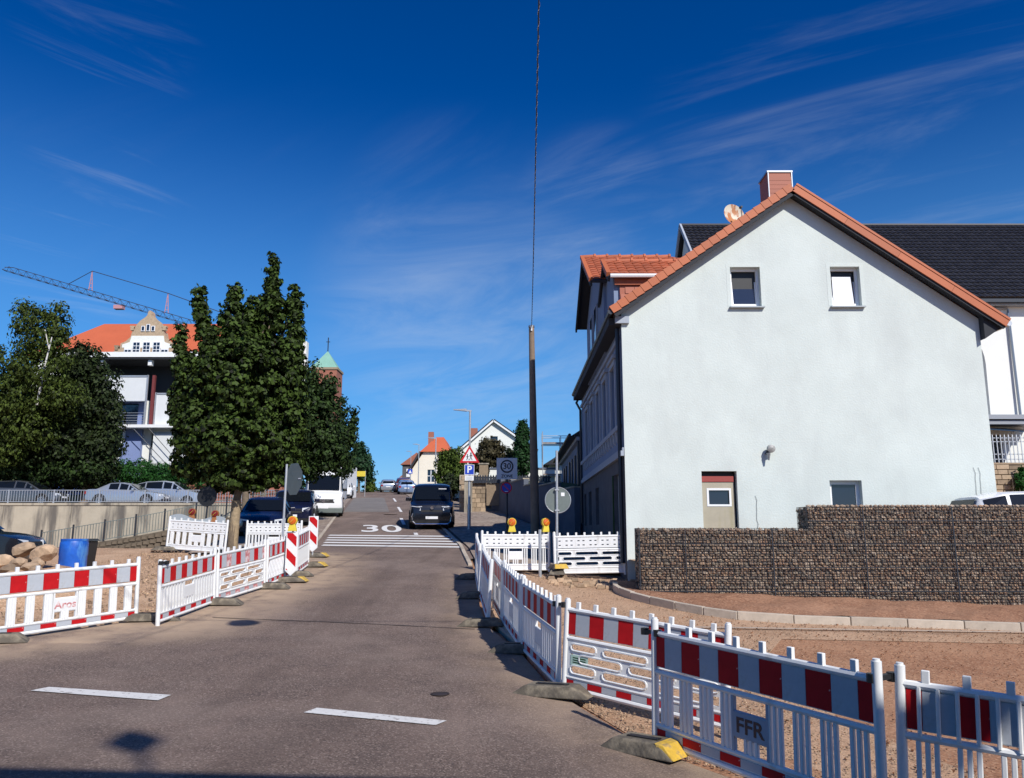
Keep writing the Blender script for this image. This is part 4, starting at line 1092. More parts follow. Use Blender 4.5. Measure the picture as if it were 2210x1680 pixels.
def wlamp(x, y, z, label, lens, rz=0, body='yellow', s=1.0):
    t = thing('warning_lamp', label, 'warning lamp', (x, y, z), (0, 0, rz), 'round site warning lamps')
    m = MB(); m.hexa([(-.10 * s, -.05 * s, 0), (.10 * s, -.05 * s, 0), (.10 * s, .05 * s, 0), (-.10 * s, .05 * s, 0), (-.065 * s, -.045 * s, .15 * s), (.065 * s, -.045 * s, .15 * s), (.065 * s, .045 * s, .15 * s), (-.065 * s, .045 * s, .15 * s)]); m.build('housing', body, t, bevel=.008)
    c = .235 * s; rr = .105 * s
    m = MB(); m.tube([(0, .045 * s, c), (0, -.045 * s, c)], rr, 20); m.build('lens_ring', body, t, smooth=True)
    for sg in (-1, 1):
        m = MB(); m.tube([(0, sg * .045 * s, c), (0, sg * .07 * s, c), (0, sg * .085 * s, c)], [rr * .87, rr * .75, rr * .3], 18); m.build('lens', lens, t, smooth=True)
    m = MB(); m.bar((-.05 * s, -.09 * s, c - .05 * s), (.05 * s, -.09 * s, c + .05 * s), .012 * s, .006); m.build('reflex_bar', 'yellow', t)
    return t
wlamp(-5.02, 18.5, gz(-5.02, 18.5) + 1.12, 'amber warning lamp on the front beacon board', 'amber_lens')
wlamp(.0, 20.7, 1.66, 'amber warning lamp at the left on the white barrier', 'amber_lens', s=1.05)
wlamp(.86, 20.72, 1.66, 'darker amber warning lamp next to the round sign', 'amber_lens', R(25), s=1.05)
wlamp(-9.85, 24.85, 2.02, 'dark red warning lamp left on the broken white barrier', 'red_lens', body='orange_paint', s=1.05)
wlamp(-9.05, 24.6, 1.96, 'dark red warning lamp right on the broken white barrier', 'red_lens', body='orange_paint', s=1.05)

# ------------------------------------------------------------------ signs
def disc(m, c, r, th, n=28, mi=0): m.tube([c, (c[0], c[1] + th, c[2])], r, n, mi)
# round sign seen from behind
t = thing('round_sign', 'round sign seen from behind on a tall galvanised post with a small white sticker', 'sign', (1.13, 20.45, .62))
m = MB(); m.tube([(1.13, 20.45, .7), (1.15, 20.45, 3.72)], .032, 10); m.build('post', 'galv', t, smooth=True)
m = MB(); disc(m, (1.17, 20.49, 2.46), .325, .012, 36); m.build('disc', 'sign_back', t)
m = MB(); m.tube([(1.17 + .325 * math.cos(a * math.pi / 18), 20.49, 2.46 + .325 * math.sin(a * math.pi / 18)) for a in range(37)], .01, 5, cap=False); m.build('rim', 'galv', t)
m = MB(); m.box(1.25, 1.34, 20.482, 20.488, 2.56, 2.65); m.build('sticker', 'sign_white', t)
for z in (2.2, 2.72):
    m = MB(); m.box(1.09, 1.20, 20.41, 20.48, z - .02, z + .02); m.build('bracket', 'galv', t)
foot(1.15, 20.25, R(90) + .2, 'upper stacked foot with a yellow end holding the round sign post', True, .76, L=.7)
foot(1.12, 20.25, R(90) - .1, 'lower stacked foot under the round sign post', False, .62)
m = MB(); m.tube([(.7, 20.3, .5), (.7, 20.3, 1.72)], .04, 8); tag(m.build('steel_post', 'galv', smooth=True), 'short bare steel post before the slotted white barrier', 'post')
# octagonal sign on the left seen from behind
t = thing('octagonal_sign', 'grey back of an octagonal sign on a post left of the white van', 'sign', (-5.72, 20.2, .75))
m = MB(); m.tube([(-5.72, 20.2, .7), (-5.70, 20.2, 3.35)], .03, 8); m.build('post', 'galv', t, smooth=True)
cx, cz, r = -5.52, 2.98, .43; an = R(-45)
P8 = [(cx + r * math.cos(R(22.5 + 45 * k)) * math.cos(an) , 20.26 + r * math.cos(R(22.5 + 45 * k)) * math.sin(an), cz + r * math.sin(R(22.5 + 45 * k))) for k in range(8)]
m = MB(); m.prism(P8, (-.01, .012, 0)); m.build('plate', 'sign_back', t)
m = MB(); q = Vector((math.cos(an), math.sin(an), 0)); nrm = Vector((math.sin(an), -math.cos(an), 0)); c = Vector((cx, 20.26, cz)) + q * .28 + nrm * .006
m.prism([c - q * .06 - Vector((0, 0, .012)), c + q * .06 - Vector((0, 0, .012)), c + q * .06 + Vector((0, 0, .012)), c - q * .06 + Vector((0, 0, .012))], nrm * .003); m.build('sticker', 'sign_white', t)
# dark round sign on the left
t = thing('round_sign', 'small black looking round sign above the broken white barrier', 'sign', (-9.55, 25.2, 1.0))
m = MB(); m.tube([(-9.62, 25.2, .9), (-9.50, 25.2, 3.1)], .028, 8); m.build('post', 'dark_metal', t, smooth=True)
m = MB(); disc(m, (-9.55, 25.15, 2.75), .30, .012, 32); m.build('disc', 'black', t)
m = MB(); m.tube([(-9.55 + .30 * math.cos(a * math.pi / 16), 25.15, 2.75 + .30 * math.sin(a * math.pi / 16)) for a in range(33)], .01, 5, cap=False); m.build('rim', 'dark_metal', t)
# 30 zone sign and no-stopping sign on one dark post
ZX, ZY = -.18, 28.5
t = thing('zone_sign', 'shaded square 30 ZONE sign left of the wooden pole', 'sign', (ZX, ZY, gz(ZX, ZY)))
m = MB(); m.tube([(ZX, ZY + .06, 1.2), (ZX, ZY + .06, 4.3)], .035, 8); m.build('post', 'dark_metal', t)
y = ZY; cz = 3.97
m = MB(); m.box(ZX - .37, ZX + .37, y, y + .015, 3.51, 4.27); pl = m.build('plate', 'zone_white', t, bevel=.004)
m = MB()
for k in range(36):
    a, b = k * math.pi / 18, (k + 1) * math.pi / 18
    m.prism([(ZX + q * math.cos(r_), y - .003, cz + q * math.sin(r_)) for q, r_ in ((.235, a), (.18, a), (.18, b), (.235, b))], (0, .002, 0))
m.build('ring', 'paint_navy', pl)
text_part('number', '30', .29, 'paint_navy', pl, (ZX, y - .003, cz))
text_part('lettering', 'ZONE', .15, 'paint_navy', pl, (ZX, y - .003, 3.62))
t = thing('no_stopping_sign', 'small round dark red and blue no stopping sign under the 30 ZONE sign', 'sign', (ZX, ZY, 3.0))
y = ZY - .01
m = MB(); disc(m, (ZX - .02, y, 3.21), .2, .012, 28); m.build('disc', 'sign_blue', t)
m = MB(); m.tube([(ZX - .02 + .18 * math.cos(a * math.pi / 16), y - .006, 3.21 + .18 * math.sin(a * math.pi / 16)) for a in range(33)], .022, 6, cap=False); m.build('ring', 'sign_red', t)
m = MB(); m.bar((ZX - .15, y - .007, 3.34), (ZX + .11, y - .007, 3.08), .03, .006, up=(0, 1, 0)); m.build('slash', 'sign_red', t)
m = MB(); m.box(ZX - .07, ZX + .03, y - .012, y - .007, 3.07, 3.09); m.build('mark', 'sign_white', t)
# street lamps along the right pavement
def slamp(x, y, h, label, arm=.75):
    z = gz(x, y)
    t = thing('street_lamp', label, 'street lamp', (x, y, z), None, 'slim street lamps on the right pavement')
    m = MB(); m.tube([(x, y, z), (x, y, z + 1.1)], .075, 10); m.tube([(x, y, z + 1.1), (x, y, z + h)], .055, 10, r2=.04); m.build('post', 'galv', t, smooth=True)
    m = MB(); m.bar((x + .06, y, z + h - .02), (x - .2, y, z + h), .07, .06); m.hexa([(x - .85 * arm, y - .07, z + h + .02), (x - .15, y - .10, z + h - .04), (x - .15, y + .10, z + h - .04), (x - .85 * arm, y + .07, z + h + .02), (x - .85 * arm, y - .07, z + h + .05), (x - .15, y - .10, z + h + .07), (x - .15, y + .10, z + h + .07), (x - .85 * arm, y + .07, z + h + .05)]); m.build('lamp_head', 'galv', t)
    return t
LX, LY = -1.83, 34.4
slamp(LX, LY, 5.15, 'nearest street lamp carrying the warning triangle and parking sign', .85)
slamp(-5.75, 60, 4.9, 'second street lamp uphill in front of the orange roofed house')
slamp(-9.6, 82, 5.2, 'third street lamp uphill left of the orange roofed house')
slamp(-13.2, 104, 5.2, 'farthest street lamp near the crest of the road')
t = thing('warning_triangle', 'red bordered triangle sign with two walking children on the nearest street lamp', 'sign', (LX, LY - .1, 4.5))
y = LY - .10
def tri(m, c, s_, y0, th): m.prism([(c[0] - s_ / 2, y0, c[1]), (c[0] + s_ / 2, y0, c[1]), (c[0], y0, c[1] + s_ * .87)], (0, th, 0))
bz = 4.60
m = MB(); tri(m, (LX, bz), .86, y, .012); m.build('border', 'sign_red', t)
m = MB(); tri(m, (LX, bz + .075), .60, y - .003, .002); m.build('field', 'sign_white', t)
for (ox, s_) in ((-.09, .78), (.06, 1.0)):
    m = MB(); X = LX + ox; Zb = bz + .11; q = y - .005
    m.tube([(X, q, Zb + .30 * s_), (X, q - .003, Zb + .30 * s_)], .033 * s_, 10)
    for a_, b_, wd_ in (((0, .26), (0, .13), .05), ((0, .14), (-.06, 0), .026), ((0, .14), (.055, .0), .026), ((0, .24), (-.075, .16), .02), ((0, .24), (.075, .17), .02)):
        m.bar((X + a_[0] * s_, q, Zb + a_[1] * s_), (X + b_[0] * s_, q, Zb + b_[1] * s_), .003, wd_ * s_, up=(1, 0, 0) if abs(a_[0] - b_[0]) < .01 else (0, 0, 1))
    m.build('child_symbol', 'black', t)
t = thing('parking_sign', 'blue parking sign with white letter P above a small white plate', 'sign', (LX, LY - .1, 3.7))
m = MB(); m.box(LX - .21, LX + .21, y, y + .012, 4.08, 4.52); pl = m.build('plate', 'sign_blue', t, bevel=.004)
m = MB()
for q in ((-.21, .21, 4.08, 4.10), (-.21, .21, 4.50, 4.52), (-.21, -.19, 4.1, 4.5), (.19, .21, 4.1, 4.5)): m.box(LX + q[0], LX + q[1], y - .002, y + .004, q[2], q[3])
m.build('plate_edge', 'sign_white', pl)
text_part('letter', 'P', .42, 'sign_white', pl, (LX, y - .003, 4.30))
m = MB(); m.box(LX - .19, LX + .19, y, y + .012, 3.84, 4.05); p2 = m.build('extra_plate', 'sign_white', t)
m = MB()
for k in range(3): m.box(LX - .13, LX + .13, y - .003, y - .001, 3.88 + k * .05, 3.897 + k * .05)
m.build('print', 'frame_grey', p2)
# wooden utility pole and its cable
PX, PY = .76, 29.0; pz = gz(PX, PY)
t = thing('utility_pole', 'tall tapered wooden utility pole, its lower half in shade', 'pole', (PX, PY, pz))
m = MB(); m.tube([(PX + .08, PY, pz - .1), (PX + .04, PY, 4), (PX - .03, PY, 9.22)], [.165, .145, .10], 14); m.build('shaft', 'pole_wood', t, smooth=True)
m = MB(); m.tube([(PX - .03, PY, 9.21), (PX - .03, PY, 9.28)], .115, 12); m.build('cap', 'metal_sheet', t)
m = MB(); m.tube([(PX - .03, PY - .12, 9.05), (PX - .03, PY - .12, 9.22)], .03, 8); m.build('insulator', 'frame_white', t)
m = MB(); P0, P1 = Vector((PX - .03, PY - .12, 9.16)), Vector((.22, 2.0, 9.2)); pts = []
for i in range(41):
    q = i / 40; p = P0.lerp(P1, q); p.z -= .45 * 4 * q * (1 - q); pts.append(p)
m.tube(pts, .011, 6); o = m.build('overhead_cable', 'dark_metal', smooth=True); tag(o, 'twisted dark overhead cable running from the pole top out over the road', 'cable')
m = MB()
for i in range(0, 400):
    q = i / 400; p = P0.lerp(P1, q); p.z -= .45 * 4 * q * (1 - q); m.tube([p + Vector((.012 * math.cos(i * 1.2), 0, .012 * math.sin(i * 1.2))), p + Vector((.012 * math.cos(i * 1.2 + 1), -.05, .012 * math.sin(i * 1.2 + 1)))], .006, 4, cap=False)
m.build('cable_wrap', 'galv', o)
# lamp hung over the junction, above the picture
t = thing('hanging_street_lamp', 'street lamp hung on a span wire over the junction', 'street lamp', (.5, 5.4, 7.95))
m = MB(); m.tube([(.5, 5.4, 7.95), (.5, 5.4, 8.07), (.5, 5.4, 8.15)], [.26, .22, .06], 16); m.build('lamp_head', 'galv', t)
m = MB(); m.tube([(-14, 5.6, 9.0), (.5, 5.4, 8.15), (14, 5.2, 9.0)], .012, 5); m.build('span_wire', 'dark_metal', t)

# ------------------------------------------------------------------ right side beyond the house
t = thing('blue_house', 'low blue grey house in shade beyond the mint house', 'house', (5, 40, 2))
m = MB(); tf = lambda u, v, d: (2.86 + d, u, v)
m.holed([(33.2, 1), (46, 1), (46, 5.75), (33.2, 5.75)], [[(34.6, 3.4), (35.7, 3.4), (35.7, 5.0), (34.6, 5.0)], [(38, 3.4), (39.1, 3.4), (39.1, 5.0), (38, 5.0)], [(42, 3.4), (43.1, 3.4), (43.1, 5.0), (42, 5.0)]], tf, .18)
m.add([(2.86, 46, 1), (10, 46, 1), (10, 46, 5.75), (6.4, 46, 8.0), (2.86, 46, 5.75)], [(0, 1, 2, 3, 4)]); m.add([(2.86, 33.2, 1), (10, 33.2, 1), (10, 33.2, 5.75), (6.4, 33.2, 8.0), (2.86, 33.2, 5.75)], [(0, 1, 2, 3, 4)])
m.build('wall', 'stucco_blue', t)
for y in (34.6, 38, 42):
    m = MB(); m.box(2.98, 3.0, y, y + 1.1, 3.4, 5.0); w_ = m.build('window', 'glass', t)
    m = MB(); m.box(2.95, 2.978, y + .52, y + .58, 3.4, 5.0); m.build('glazing_bar', 'frame_white', w_)
    for s_ in (-.55, 1.12):
        m = MB(); m.box(2.80, 2.856, y + s_, y + s_ + .42, 3.35, 5.05); sh = m.build('shutter', 'dark_metal', t)
m = MB(); m.prism([(2.45, 33.3, 5.62), (6.4, 33.3, 8.15), (10.4, 33.3, 5.62)], (0, 13, 0)); m.build('roof', 'black_tile', t)
m = MB(); m.tube([(2.42, 33.3, 5.68), (2.42, 46.3, 5.68)], .07, 8); m.build('gutter', 'dark_metal', t)
m = MB(); m.box(2.70, 2.858, 33.25, 46, 5.45, 5.6); m.build('cornice', 'trim_grey', t)
m = MB(); m.tube([(2.8, 33.5, 5.5), (2.8, 33.5, 1.5)], .05, 8); m.build('downpipe', 'dark_metal', t)
# scaffold
t = thing('scaffold', 'thin tube scaffold with planks beside the blue grey house roof', 'scaffold', (3.0, 52, 3))
for x in (1.95, 3.1, 4.3, 5.4):
    for y in (50.5, 51.6):
        m = MB(); m.tube([(x, y, 3.0), (x, y, 7.7 + (x % 1) * .3)], .025, 6); m.build('upright', 'galv', t)
for z in (5.2, 7.2, 7.7):
    m = MB()
    for y in (50.5, 51.6): m.tube([(1.9, y, z), (5.5, y, z)], .025, 6)
    m.build('tube_rail', 'galv', t)
for z in (5.25, 7.25):
    for k in range(3):
        m = MB(); m.box(1.95, 5.4, 50.55 + k * .36, 50.88 + k * .36, z, z + .05); m.build('plank', 'sandstone', t)
t = thing('small_white_house', 'small white house partly behind the scaffold', 'house', (5, 58, 4))
m = MB(); m.box(2.6, 9, 56, 62, 3.2, 6.4); m.build('wall', 'white_wall', t)
m = MB(); m.prism([(2.2, 55.6, 6.3), (9.4, 55.6, 6.3), (5.8, 55.6, 8.6)], (0, 7, 0)); m.build('roof', 'black_tile', t)
m = MB(); m.box(3.2, 4.0, 55.96, 55.99, 4.6, 5.7); m.build('window', 'glass', t)
# stepped concrete wall along the right pavement
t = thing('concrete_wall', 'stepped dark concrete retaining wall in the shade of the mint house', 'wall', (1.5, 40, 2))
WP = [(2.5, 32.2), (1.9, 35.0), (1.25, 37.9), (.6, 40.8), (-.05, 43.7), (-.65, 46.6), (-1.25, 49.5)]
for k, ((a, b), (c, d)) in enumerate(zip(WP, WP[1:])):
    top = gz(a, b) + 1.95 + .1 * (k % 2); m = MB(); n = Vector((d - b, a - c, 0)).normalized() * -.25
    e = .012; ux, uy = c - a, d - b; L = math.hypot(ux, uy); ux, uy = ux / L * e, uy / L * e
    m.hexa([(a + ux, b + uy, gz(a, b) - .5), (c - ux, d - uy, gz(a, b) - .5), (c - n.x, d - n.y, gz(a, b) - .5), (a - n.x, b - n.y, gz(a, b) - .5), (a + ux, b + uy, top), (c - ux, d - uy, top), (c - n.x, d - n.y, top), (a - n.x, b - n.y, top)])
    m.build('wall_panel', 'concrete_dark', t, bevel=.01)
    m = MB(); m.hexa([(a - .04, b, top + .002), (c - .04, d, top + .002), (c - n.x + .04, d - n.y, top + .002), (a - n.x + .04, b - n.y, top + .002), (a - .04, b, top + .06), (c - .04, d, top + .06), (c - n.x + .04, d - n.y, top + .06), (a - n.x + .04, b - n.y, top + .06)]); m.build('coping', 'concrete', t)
# garden level behind it
m = MB(); v_ = [(2.9, 32.4), (2.9, 60), (-4.2, 60), (-1.0, 49.4), (2.75, 32.4)]
ob = MB(); 
vs_ = [(2.85, 33, 3.6), (2.85, 46, 4.5), (9, 46, 4.5), (9, 75, 6.2), (-6.0, 75, 6.6), (-3.2, 60, 5.2), (-.9, 49.5, 4.65), (.85, 41, 4.1), (2.3, 34, 3.5)]
ob.add(vs_, [tuple(range(len(vs_)))]); struct(ob.build('garden_ground', 'grass_ground'))
t = thing('gate_pillar', 'pale concrete gate pillar behind the black van', 'pillar', (-2.3, 46.5, 2.7))
m = MB(); m.box(-2.75, -2.3, 46.2, 46.6, 2.5, 4.55); m.build('shaft', 'concrete', t, bevel=.01); m = MB(); m.box(-2.79, -2.26, 46.16, 46.64, 4.55, 4.63); m.build('cap', 'concrete', t)
t = thing('gate_pillar', 'orange brown plastered pillar left of the 30 ZONE sign', 'pillar', (-1.9, 50, 4.5))
m = MB(); m.box(-2.05, -1.5, 50, 50.4, 3.6, 5.85); m.build('shaft', 'stone_block', t); m = MB(); m.box(-2.1, -1.45, 49.95, 50.45, 5.85, 5.93); m.build('cap', 'concrete', t)
t = thing('garden_wall', 'low white plastered garden wall behind the 30 ZONE sign', 'wall', (1, 51, 4.6))
m = MB(); m.box(-1.4, 2.75, 51, 51.25, 4.2, 5.62); m.build('wall', 'white_wall', t); m = MB(); m.box(-1.45, 2.8, 50.95, 51.3, 5.62, 5.72); m.build('coping', 'concrete_dark', t)
t = thing('stone_pier', 'rubble stone garden pier left of the parking sign', 'pillar', (-3.4, 47.2, 3.0))
m = MB(); m.box(-3.1, -1.55, 47.3, 47.6, 2.8, 5.0); m.build('core', 'concrete', t)
for i in range(8):
    for j in range(5):
        m = MB(); x = -3.1 + j * .31 + (i % 2) * .1; m.box(x + .01, min(-1.55, x + .30), 47.24 - random.uniform(0, .03), 47.3, 2.85 + i * .265, 3.1 + i * .265); m.build('stone', 'stone_block', t)
t = thing('picket_fence', 'dark lattice fence with white triangles showing through above the concrete wall', 'fence', (0, 47.6, 4.3))
for i in range(30):
    x = -2.4 + i * .155
    m = MB(); m.prism([(x, 47.0, 4.5), (x + .14, 47.0, 4.5), (x + .14, 47.0, 4.86), (x + .07, 47.0, 5.0), (x, 47.0, 4.86)], (0, .02, 0)); m.build('picket', 'dark_metal', t)
for z in (4.56, 4.80):
    m = MB(); m.box(-2.45, 2.3, 47.025, 47.06, z, z + .06); m.build('rail', 'dark_metal', t)
t = thing('parapet_wall', 'brownish stone parapet under the lattice fence', 'wall', (0, 47.4, 4.2))
m = MB(); m.box(-1.5, 2.4, 47.1, 47.4, 3.2, 4.5); m.build('wall', 'stone_block', t)
# white gabled house
t = thing('white_gabled_house', 'white gabled house with a dark roof and small chimney above the shrubs', 'house', (-1.5, 75, 5))
m = MB(); tw = lambda u, v, d: (u, 75 + d, v)
m.holed([(-5.3, 3), (2.0, 3), (2.0, 9.35), (-1.75, 11.95), (-5.3, 8.9)], [[(-2.05, 9.0), (-1.35, 9.0), (-1.35, 10.6), (-2.05, 10.6)], [(-4.4, 6.0), (-3.5, 6.0), (-3.5, 7.3), (-4.4, 7.3)]], tw, .2)
m.add([(-5.3, 75, 3), (-5.3, 88, 3), (-5.3, 88, 8.9), (-5.3, 75, 8.9)], [(0, 1, 2, 3)])
m.build('wall', 'white_wall', t)
for (x0, x1, z0, z1) in ((-2.05, -1.35, 9.0, 10.6), (-4.4, -3.5, 6.0, 7.3)):
    m = MB(); m.box(x0, x1, 75.16, 75.19, z0, z1); w_ = m.build('window', 'glass', t)
    m = MB(); m.box(x0 + .05, x1 - .05, 75.10, 75.15, z0, z0 + (z1 - z0) * .45); m.build('blind', 'blind', w_)
for (a, b) in (((-5.75, 8.62), (-1.75, 12.1)), ((2.4, 9.2), (-1.75, 12.1))):
    d = Vector((b[0] - a[0], 0, b[1] - a[1])).normalized(); u = Vector((-d.z, 0, d.x)) * (1 if d.x > 0 else -1)
    m = MB(); A, B = Vector((a[0], 74.7, a[1])), Vector((b[0], 74.7, b[1])); m.prism([A, B, B + u * .14, A + u * .14], (0, 14, 0)); m.build('roof', 'black_tile', t)
    m = MB(); m.prism([A + u * -.12 + Vector((0, -.03, 0)), B + u * -.12 + Vector((0, -.03, 0)), B + u * .03 + Vector((0, -.03, 0)), A + u * .03 + Vector((0, -.03, 0))], (0, .025, 0)); m.build('barge_board', 'white_paint', t)
m = MB(); m.box(-4.2, -3.45, 79, 79.7, 9.5, 11.9); m.build('chimney', 'brick_far', t)
# orange roofed house
t = thing('orange_roofed_house', 'cream white house with steep orange hipped roof beside the crest', 'house', (-11, 105, 7))
m = MB(); tw = lambda u, v, d: (u, 104 + d, v)
m.holed([(-13.3, 5), (-8.2, 5), (-8.2, 12.2), (-11.4, 12.2), (-13.1, 9.6)], [[(-11.0, 8.1), (-10.1, 8.1), (-10.1, 9.7), (-11.0, 9.7)]], tw, .25)
m.add([(-13.3, 104, 5), (-13.3, 114, 5), (-13.1, 114, 9.6), (-13.1, 104, 9.6)], [(0, 1, 2, 3)]); m.build('wall', 'cream_wall', t)
m = MB(); m.box(-11.0, -10.1, 104.2, 104.23, 8.1, 9.7); w_ = m.build('window', 'glass', t)
m = MB(); m.box(-10.6, -10.5, 104.12, 104.19, 8.1, 9.7); m.box(-11, -10.1, 104.12, 104.19, 8.85, 8.93); m.build('glazing_bar', 'frame_white', w_)
m = MB(); m.add([(-12.0, 103.6, 12.0), (-8.0, 103.6, 12.0), (-10.2, 107, 14.3), (-9.2, 107, 14.3)], [(0, 1, 3, 2)])
m.add([(-13.6, 103.7, 9.2), (-12.0, 103.6, 12.0), (-10.2, 107, 14.3), (-10.2, 115, 14.3), (-13.6, 115, 9.2)], [(0, 1, 2, 3, 4)]); m.add([(-6.6, 103.7, 9.6), (-8.0, 103.6, 12.0), (-9.2, 107, 14.3), (-9.2, 115, 14.3), (-6.6, 115, 9.6)], [(0, 1, 2, 3, 4)])
m.build('roof', 'red_roof', t)
m = MB(); m.bar((-13.65, 103.6, 9.15), (-11.95, 103.5, 12.0), .15, .25); m.build('barge_board', 'soffit', t)
m = MB(); m.box(-11.2, -10.5, 106, 106.7, 12.8, 14.9); m.build('chimney', 'brick_far', t)
for (x0, x1, y, z0, z1, nm, lab, wm, rm) in ((-16.2, -13.6, 118, 6, 11.5, 'dark_roofed_house', 'brown roofed house end beyond the cream house', 'plinth', 'brick_far'), (-19.3, -17.2, 138, 6, 10.8, 'far_house', 'farthest small reddish house at the crest', 'brick_far', 'brick_far')):
    t = thing(nm, lab, 'house', ((x0 + x1) / 2, y, z0))
    m = MB(); m.box(x0, x1, y, y + 6, z0 - 1, z1); m.build('wall', wm, t)
    m = MB(); m.prism([(x0 - .3, y - .3, z1), (x1 + .3, y - .3, z1), ((x0 + x1) / 2 + .8, y - .3, z1 + 1.8)], (0, 6.6, 0)); m.build('roof', rm, t)
    m = MB(); m.box(x0 + .6, x0 + 1.4, y - .04, y - .005, z1 - 1.8, z1 - .6); m.build('window', 'frame_white', t)
t = thing('crossing_sign', 'tiny blue pedestrian sign before the cream house', 'sign', (-11.2, 88, 6))
m = MB(); m.tube([(-11.2, 88, 5.4), (-11.2, 88, 8.6)], .04, 6); m.build('post', 'galv', t); m = MB(); m.box(-11.45, -10.95, 87.92, 87.96, 8.0, 8.5); pl = m.build('plate', 'sign_blue', t)
m = MB(); m.prism([(-11.38, 87.91, 8.06), (-11.02, 87.91, 8.06), (-11.2, 87.91, 8.42)], (0, .006, 0)); m.build('triangle_field', 'sign_white', pl)

# ------------------------------------------------------------------ left side
t = thing('retaining_wall', 'long stained concrete retaining wall below the parked silver cars', 'wall', (-25, 45, .8))
WT = 3.27
for k in range(6):
    x0 = -36.0 + k * 3.8; x1 = x0 + 3.8
    m = MB(); m.box(x0 + .012, x1 - .012, 45, 45.35, .2, WT - .13); m.build('wall_section', 'concrete', t)
m = MB(); m.box(-36, -13.2, 44.95, 45.45, WT - .128, WT); m.build('coping', 'concrete', t)
ob = MB(); ob.add([(-60, 45.4, WT - .03), (-13.0, 45.4, WT - .03), (-13.2, 52, WT + .0), (-16, 75, WT + .2), (-60, 75, WT)], [(0, 1, 2, 3, 4)]); struct(ob.build('terrace', 'paving'))
ob = MB(); ob.add([(-70, 57, WT + .02), (-17, 57, WT + .02), (-18, 66, 8), (-24, 80, 9), (-70, 80, 9)], [(0, 1, 2, 3, 4)]); struct(ob.build('grass_bank', 'grass_ground'))
def railing(name, label, pts, h, sp, m_, group=None, postm=None, every=12, top=.0):
    t = thing(name, label, 'railing', (pts[0][0], pts[0][1], pts[0][2]))
    base = None; i = 0
    for a, b in zip(pts, pts[1:]):
        a, b = Vector(a), Vector(b); L = (b - a).length; n = int(L / sp)
        for z in (.08, h):
            q = MB(); q.bar(a + Vector((0, 0, z)), b + Vector((0, 0, z)), .045, .035); q.build('rail', m_, t)
        for k in range(n + 1):
            p = a.lerp(b, k / n)
            if i % every == 0:
                q = MB(); q.box(p.x - .035, p.x + .035, p.y - .035, p.y + .035, p.z - .05, p.z + h + .03 + top); q.build('post', postm or m_, t)
            elif base is None:
                q = MB(); q.box(p.x - .012, p.x + .012, p.y - .012, p.y + .012, p.z + .08, p.z + h); base = q.build('baluster', m_, t); off = Vector(base.location) - (p - WL[t])
            else:
                o = base.copy(); COL.objects.link(o); o.location = p - WL[t] + off
            i += 1
    return t
railing('wall_railing', 'pale metal railing on top of the concrete retaining wall', [(-36, 45.2, WT), (-20.2, 45.2, WT), (-13.4, 45.2, WT)], .72, .15, 'galv', every=17)
railing('ramp_railing', 'grey railing rising along the ramp behind the blue barrel', [(-24.4, 42.0, .65), (-19.4, 42.6, 1.55), (-15.6, 44.0, 2.45), (-13.4, 45.5, 2.9), (-12.6, 50, 3.4)], .98, .14, 'sign_back', postm='dark_metal', every=11, top=.12)
t = thing('ramp_wall', 'low rough stone wall under the ramp railing', 'wall', (-20, 42, .4))
rp = [(-24.6, 41.9, .62), (-19.4, 42.5, 1.52), (-17.9, 43.05, 1.86), (-15.6, 43.9, 2.42), (-13.4, 45.4, 2.85)]
for a, b in zip(rp, rp[1:]):
    m = MB(); m.hexa([(a[0], a[1], -.4), (b[0], b[1], -.4), (b[0], b[1] + .5, -.4), (a[0], a[1] + .5, -.4), a, b, (b[0], b[1] + .5, b[2]), (a[0], a[1] + .5, a[2])]); m.build('wall_section', 'rubble', t)
    n = int((b[0] - a[0]) / .28)
    for k in range(n):
        f0, f1 = k / n, (k + 1) / n; zt = a[2] + (b[2] - a[2]) * f0
        for j in range(6):
            z1 = zt - j * .25 - .02
            if z1 < .4: break
            m = MB(); xa = a[0] + (b[0] - a[0]) * f0 + (j % 2) * .1; ya = a[1] + (b[1] - a[1]) * f0; L = (b[0] - a[0]) / n * random.uniform(.8, .95)
            m.cbox((xa + L / 2, ya - random.uniform(-.01, .03), z1 - .12), (L, .08, .21 * random.uniform(.8, 1.05)), math.atan2(b[1] - a[1], b[0] - a[0])); m.build('stone', 'rubble', t)
# blue barrel with a dark bin behind it
t = thing('blue_barrel', 'weathered blue plastic barrel behind the left barrier', 'barrel', (-10.35, 19.2, .6))
m = MB(); m.tube([(-10.35, 19.2, .45), (-10.35, 19.2, .55), (-10.35, 19.2, .72), (-10.35, 19.2, .76), (-10.35, 19.2, 1.10), (-10.35, 19.2, 1.14), (-10.35, 19.2, 1.40), (-10.35, 19.2, 1.46)], [.27, .30, .312, .30, .30, .312, .303, .285], 26); m.build('body', 'barrel_blue', t, smooth=True)
m = MB(); m.tube([(-10.35, 19.2, 1.455), (-10.35, 19.2, 1.50)], .295, 26); m.build('rim', 'barrel_blue', t, smooth=True)
t = thing('waste_bin', 'dark grey bin standing right behind the blue barrel', 'bin', (-10.05, 19.75, .6))
m = MB(); m.hexa([(-10.60, 19.6, .5), (-10.32, 19.6, .5), (-10.32, 20.1, .5), (-10.60, 20.1, .5), (-10.64, 19.55, 1.44), (-10.29, 19.55, 1.44), (-10.29, 20.2, 1.44), (-10.64, 20.2, 1.44)]); m.build('body', 'black', t, bevel=.02)
m = MB(); m.hexa([(-10.67, 19.5, 1.445), (-10.26, 19.5, 1.445), (-10.26, 20.24, 1.445), (-10.67, 20.24, 1.445), (-10.62, 19.55, 1.50), (-10.32, 19.55, 1.50), (-10.32, 20.2, 1.50), (-10.62, 20.2, 1.50)]); m.build('lid', 'paint_grey', t)
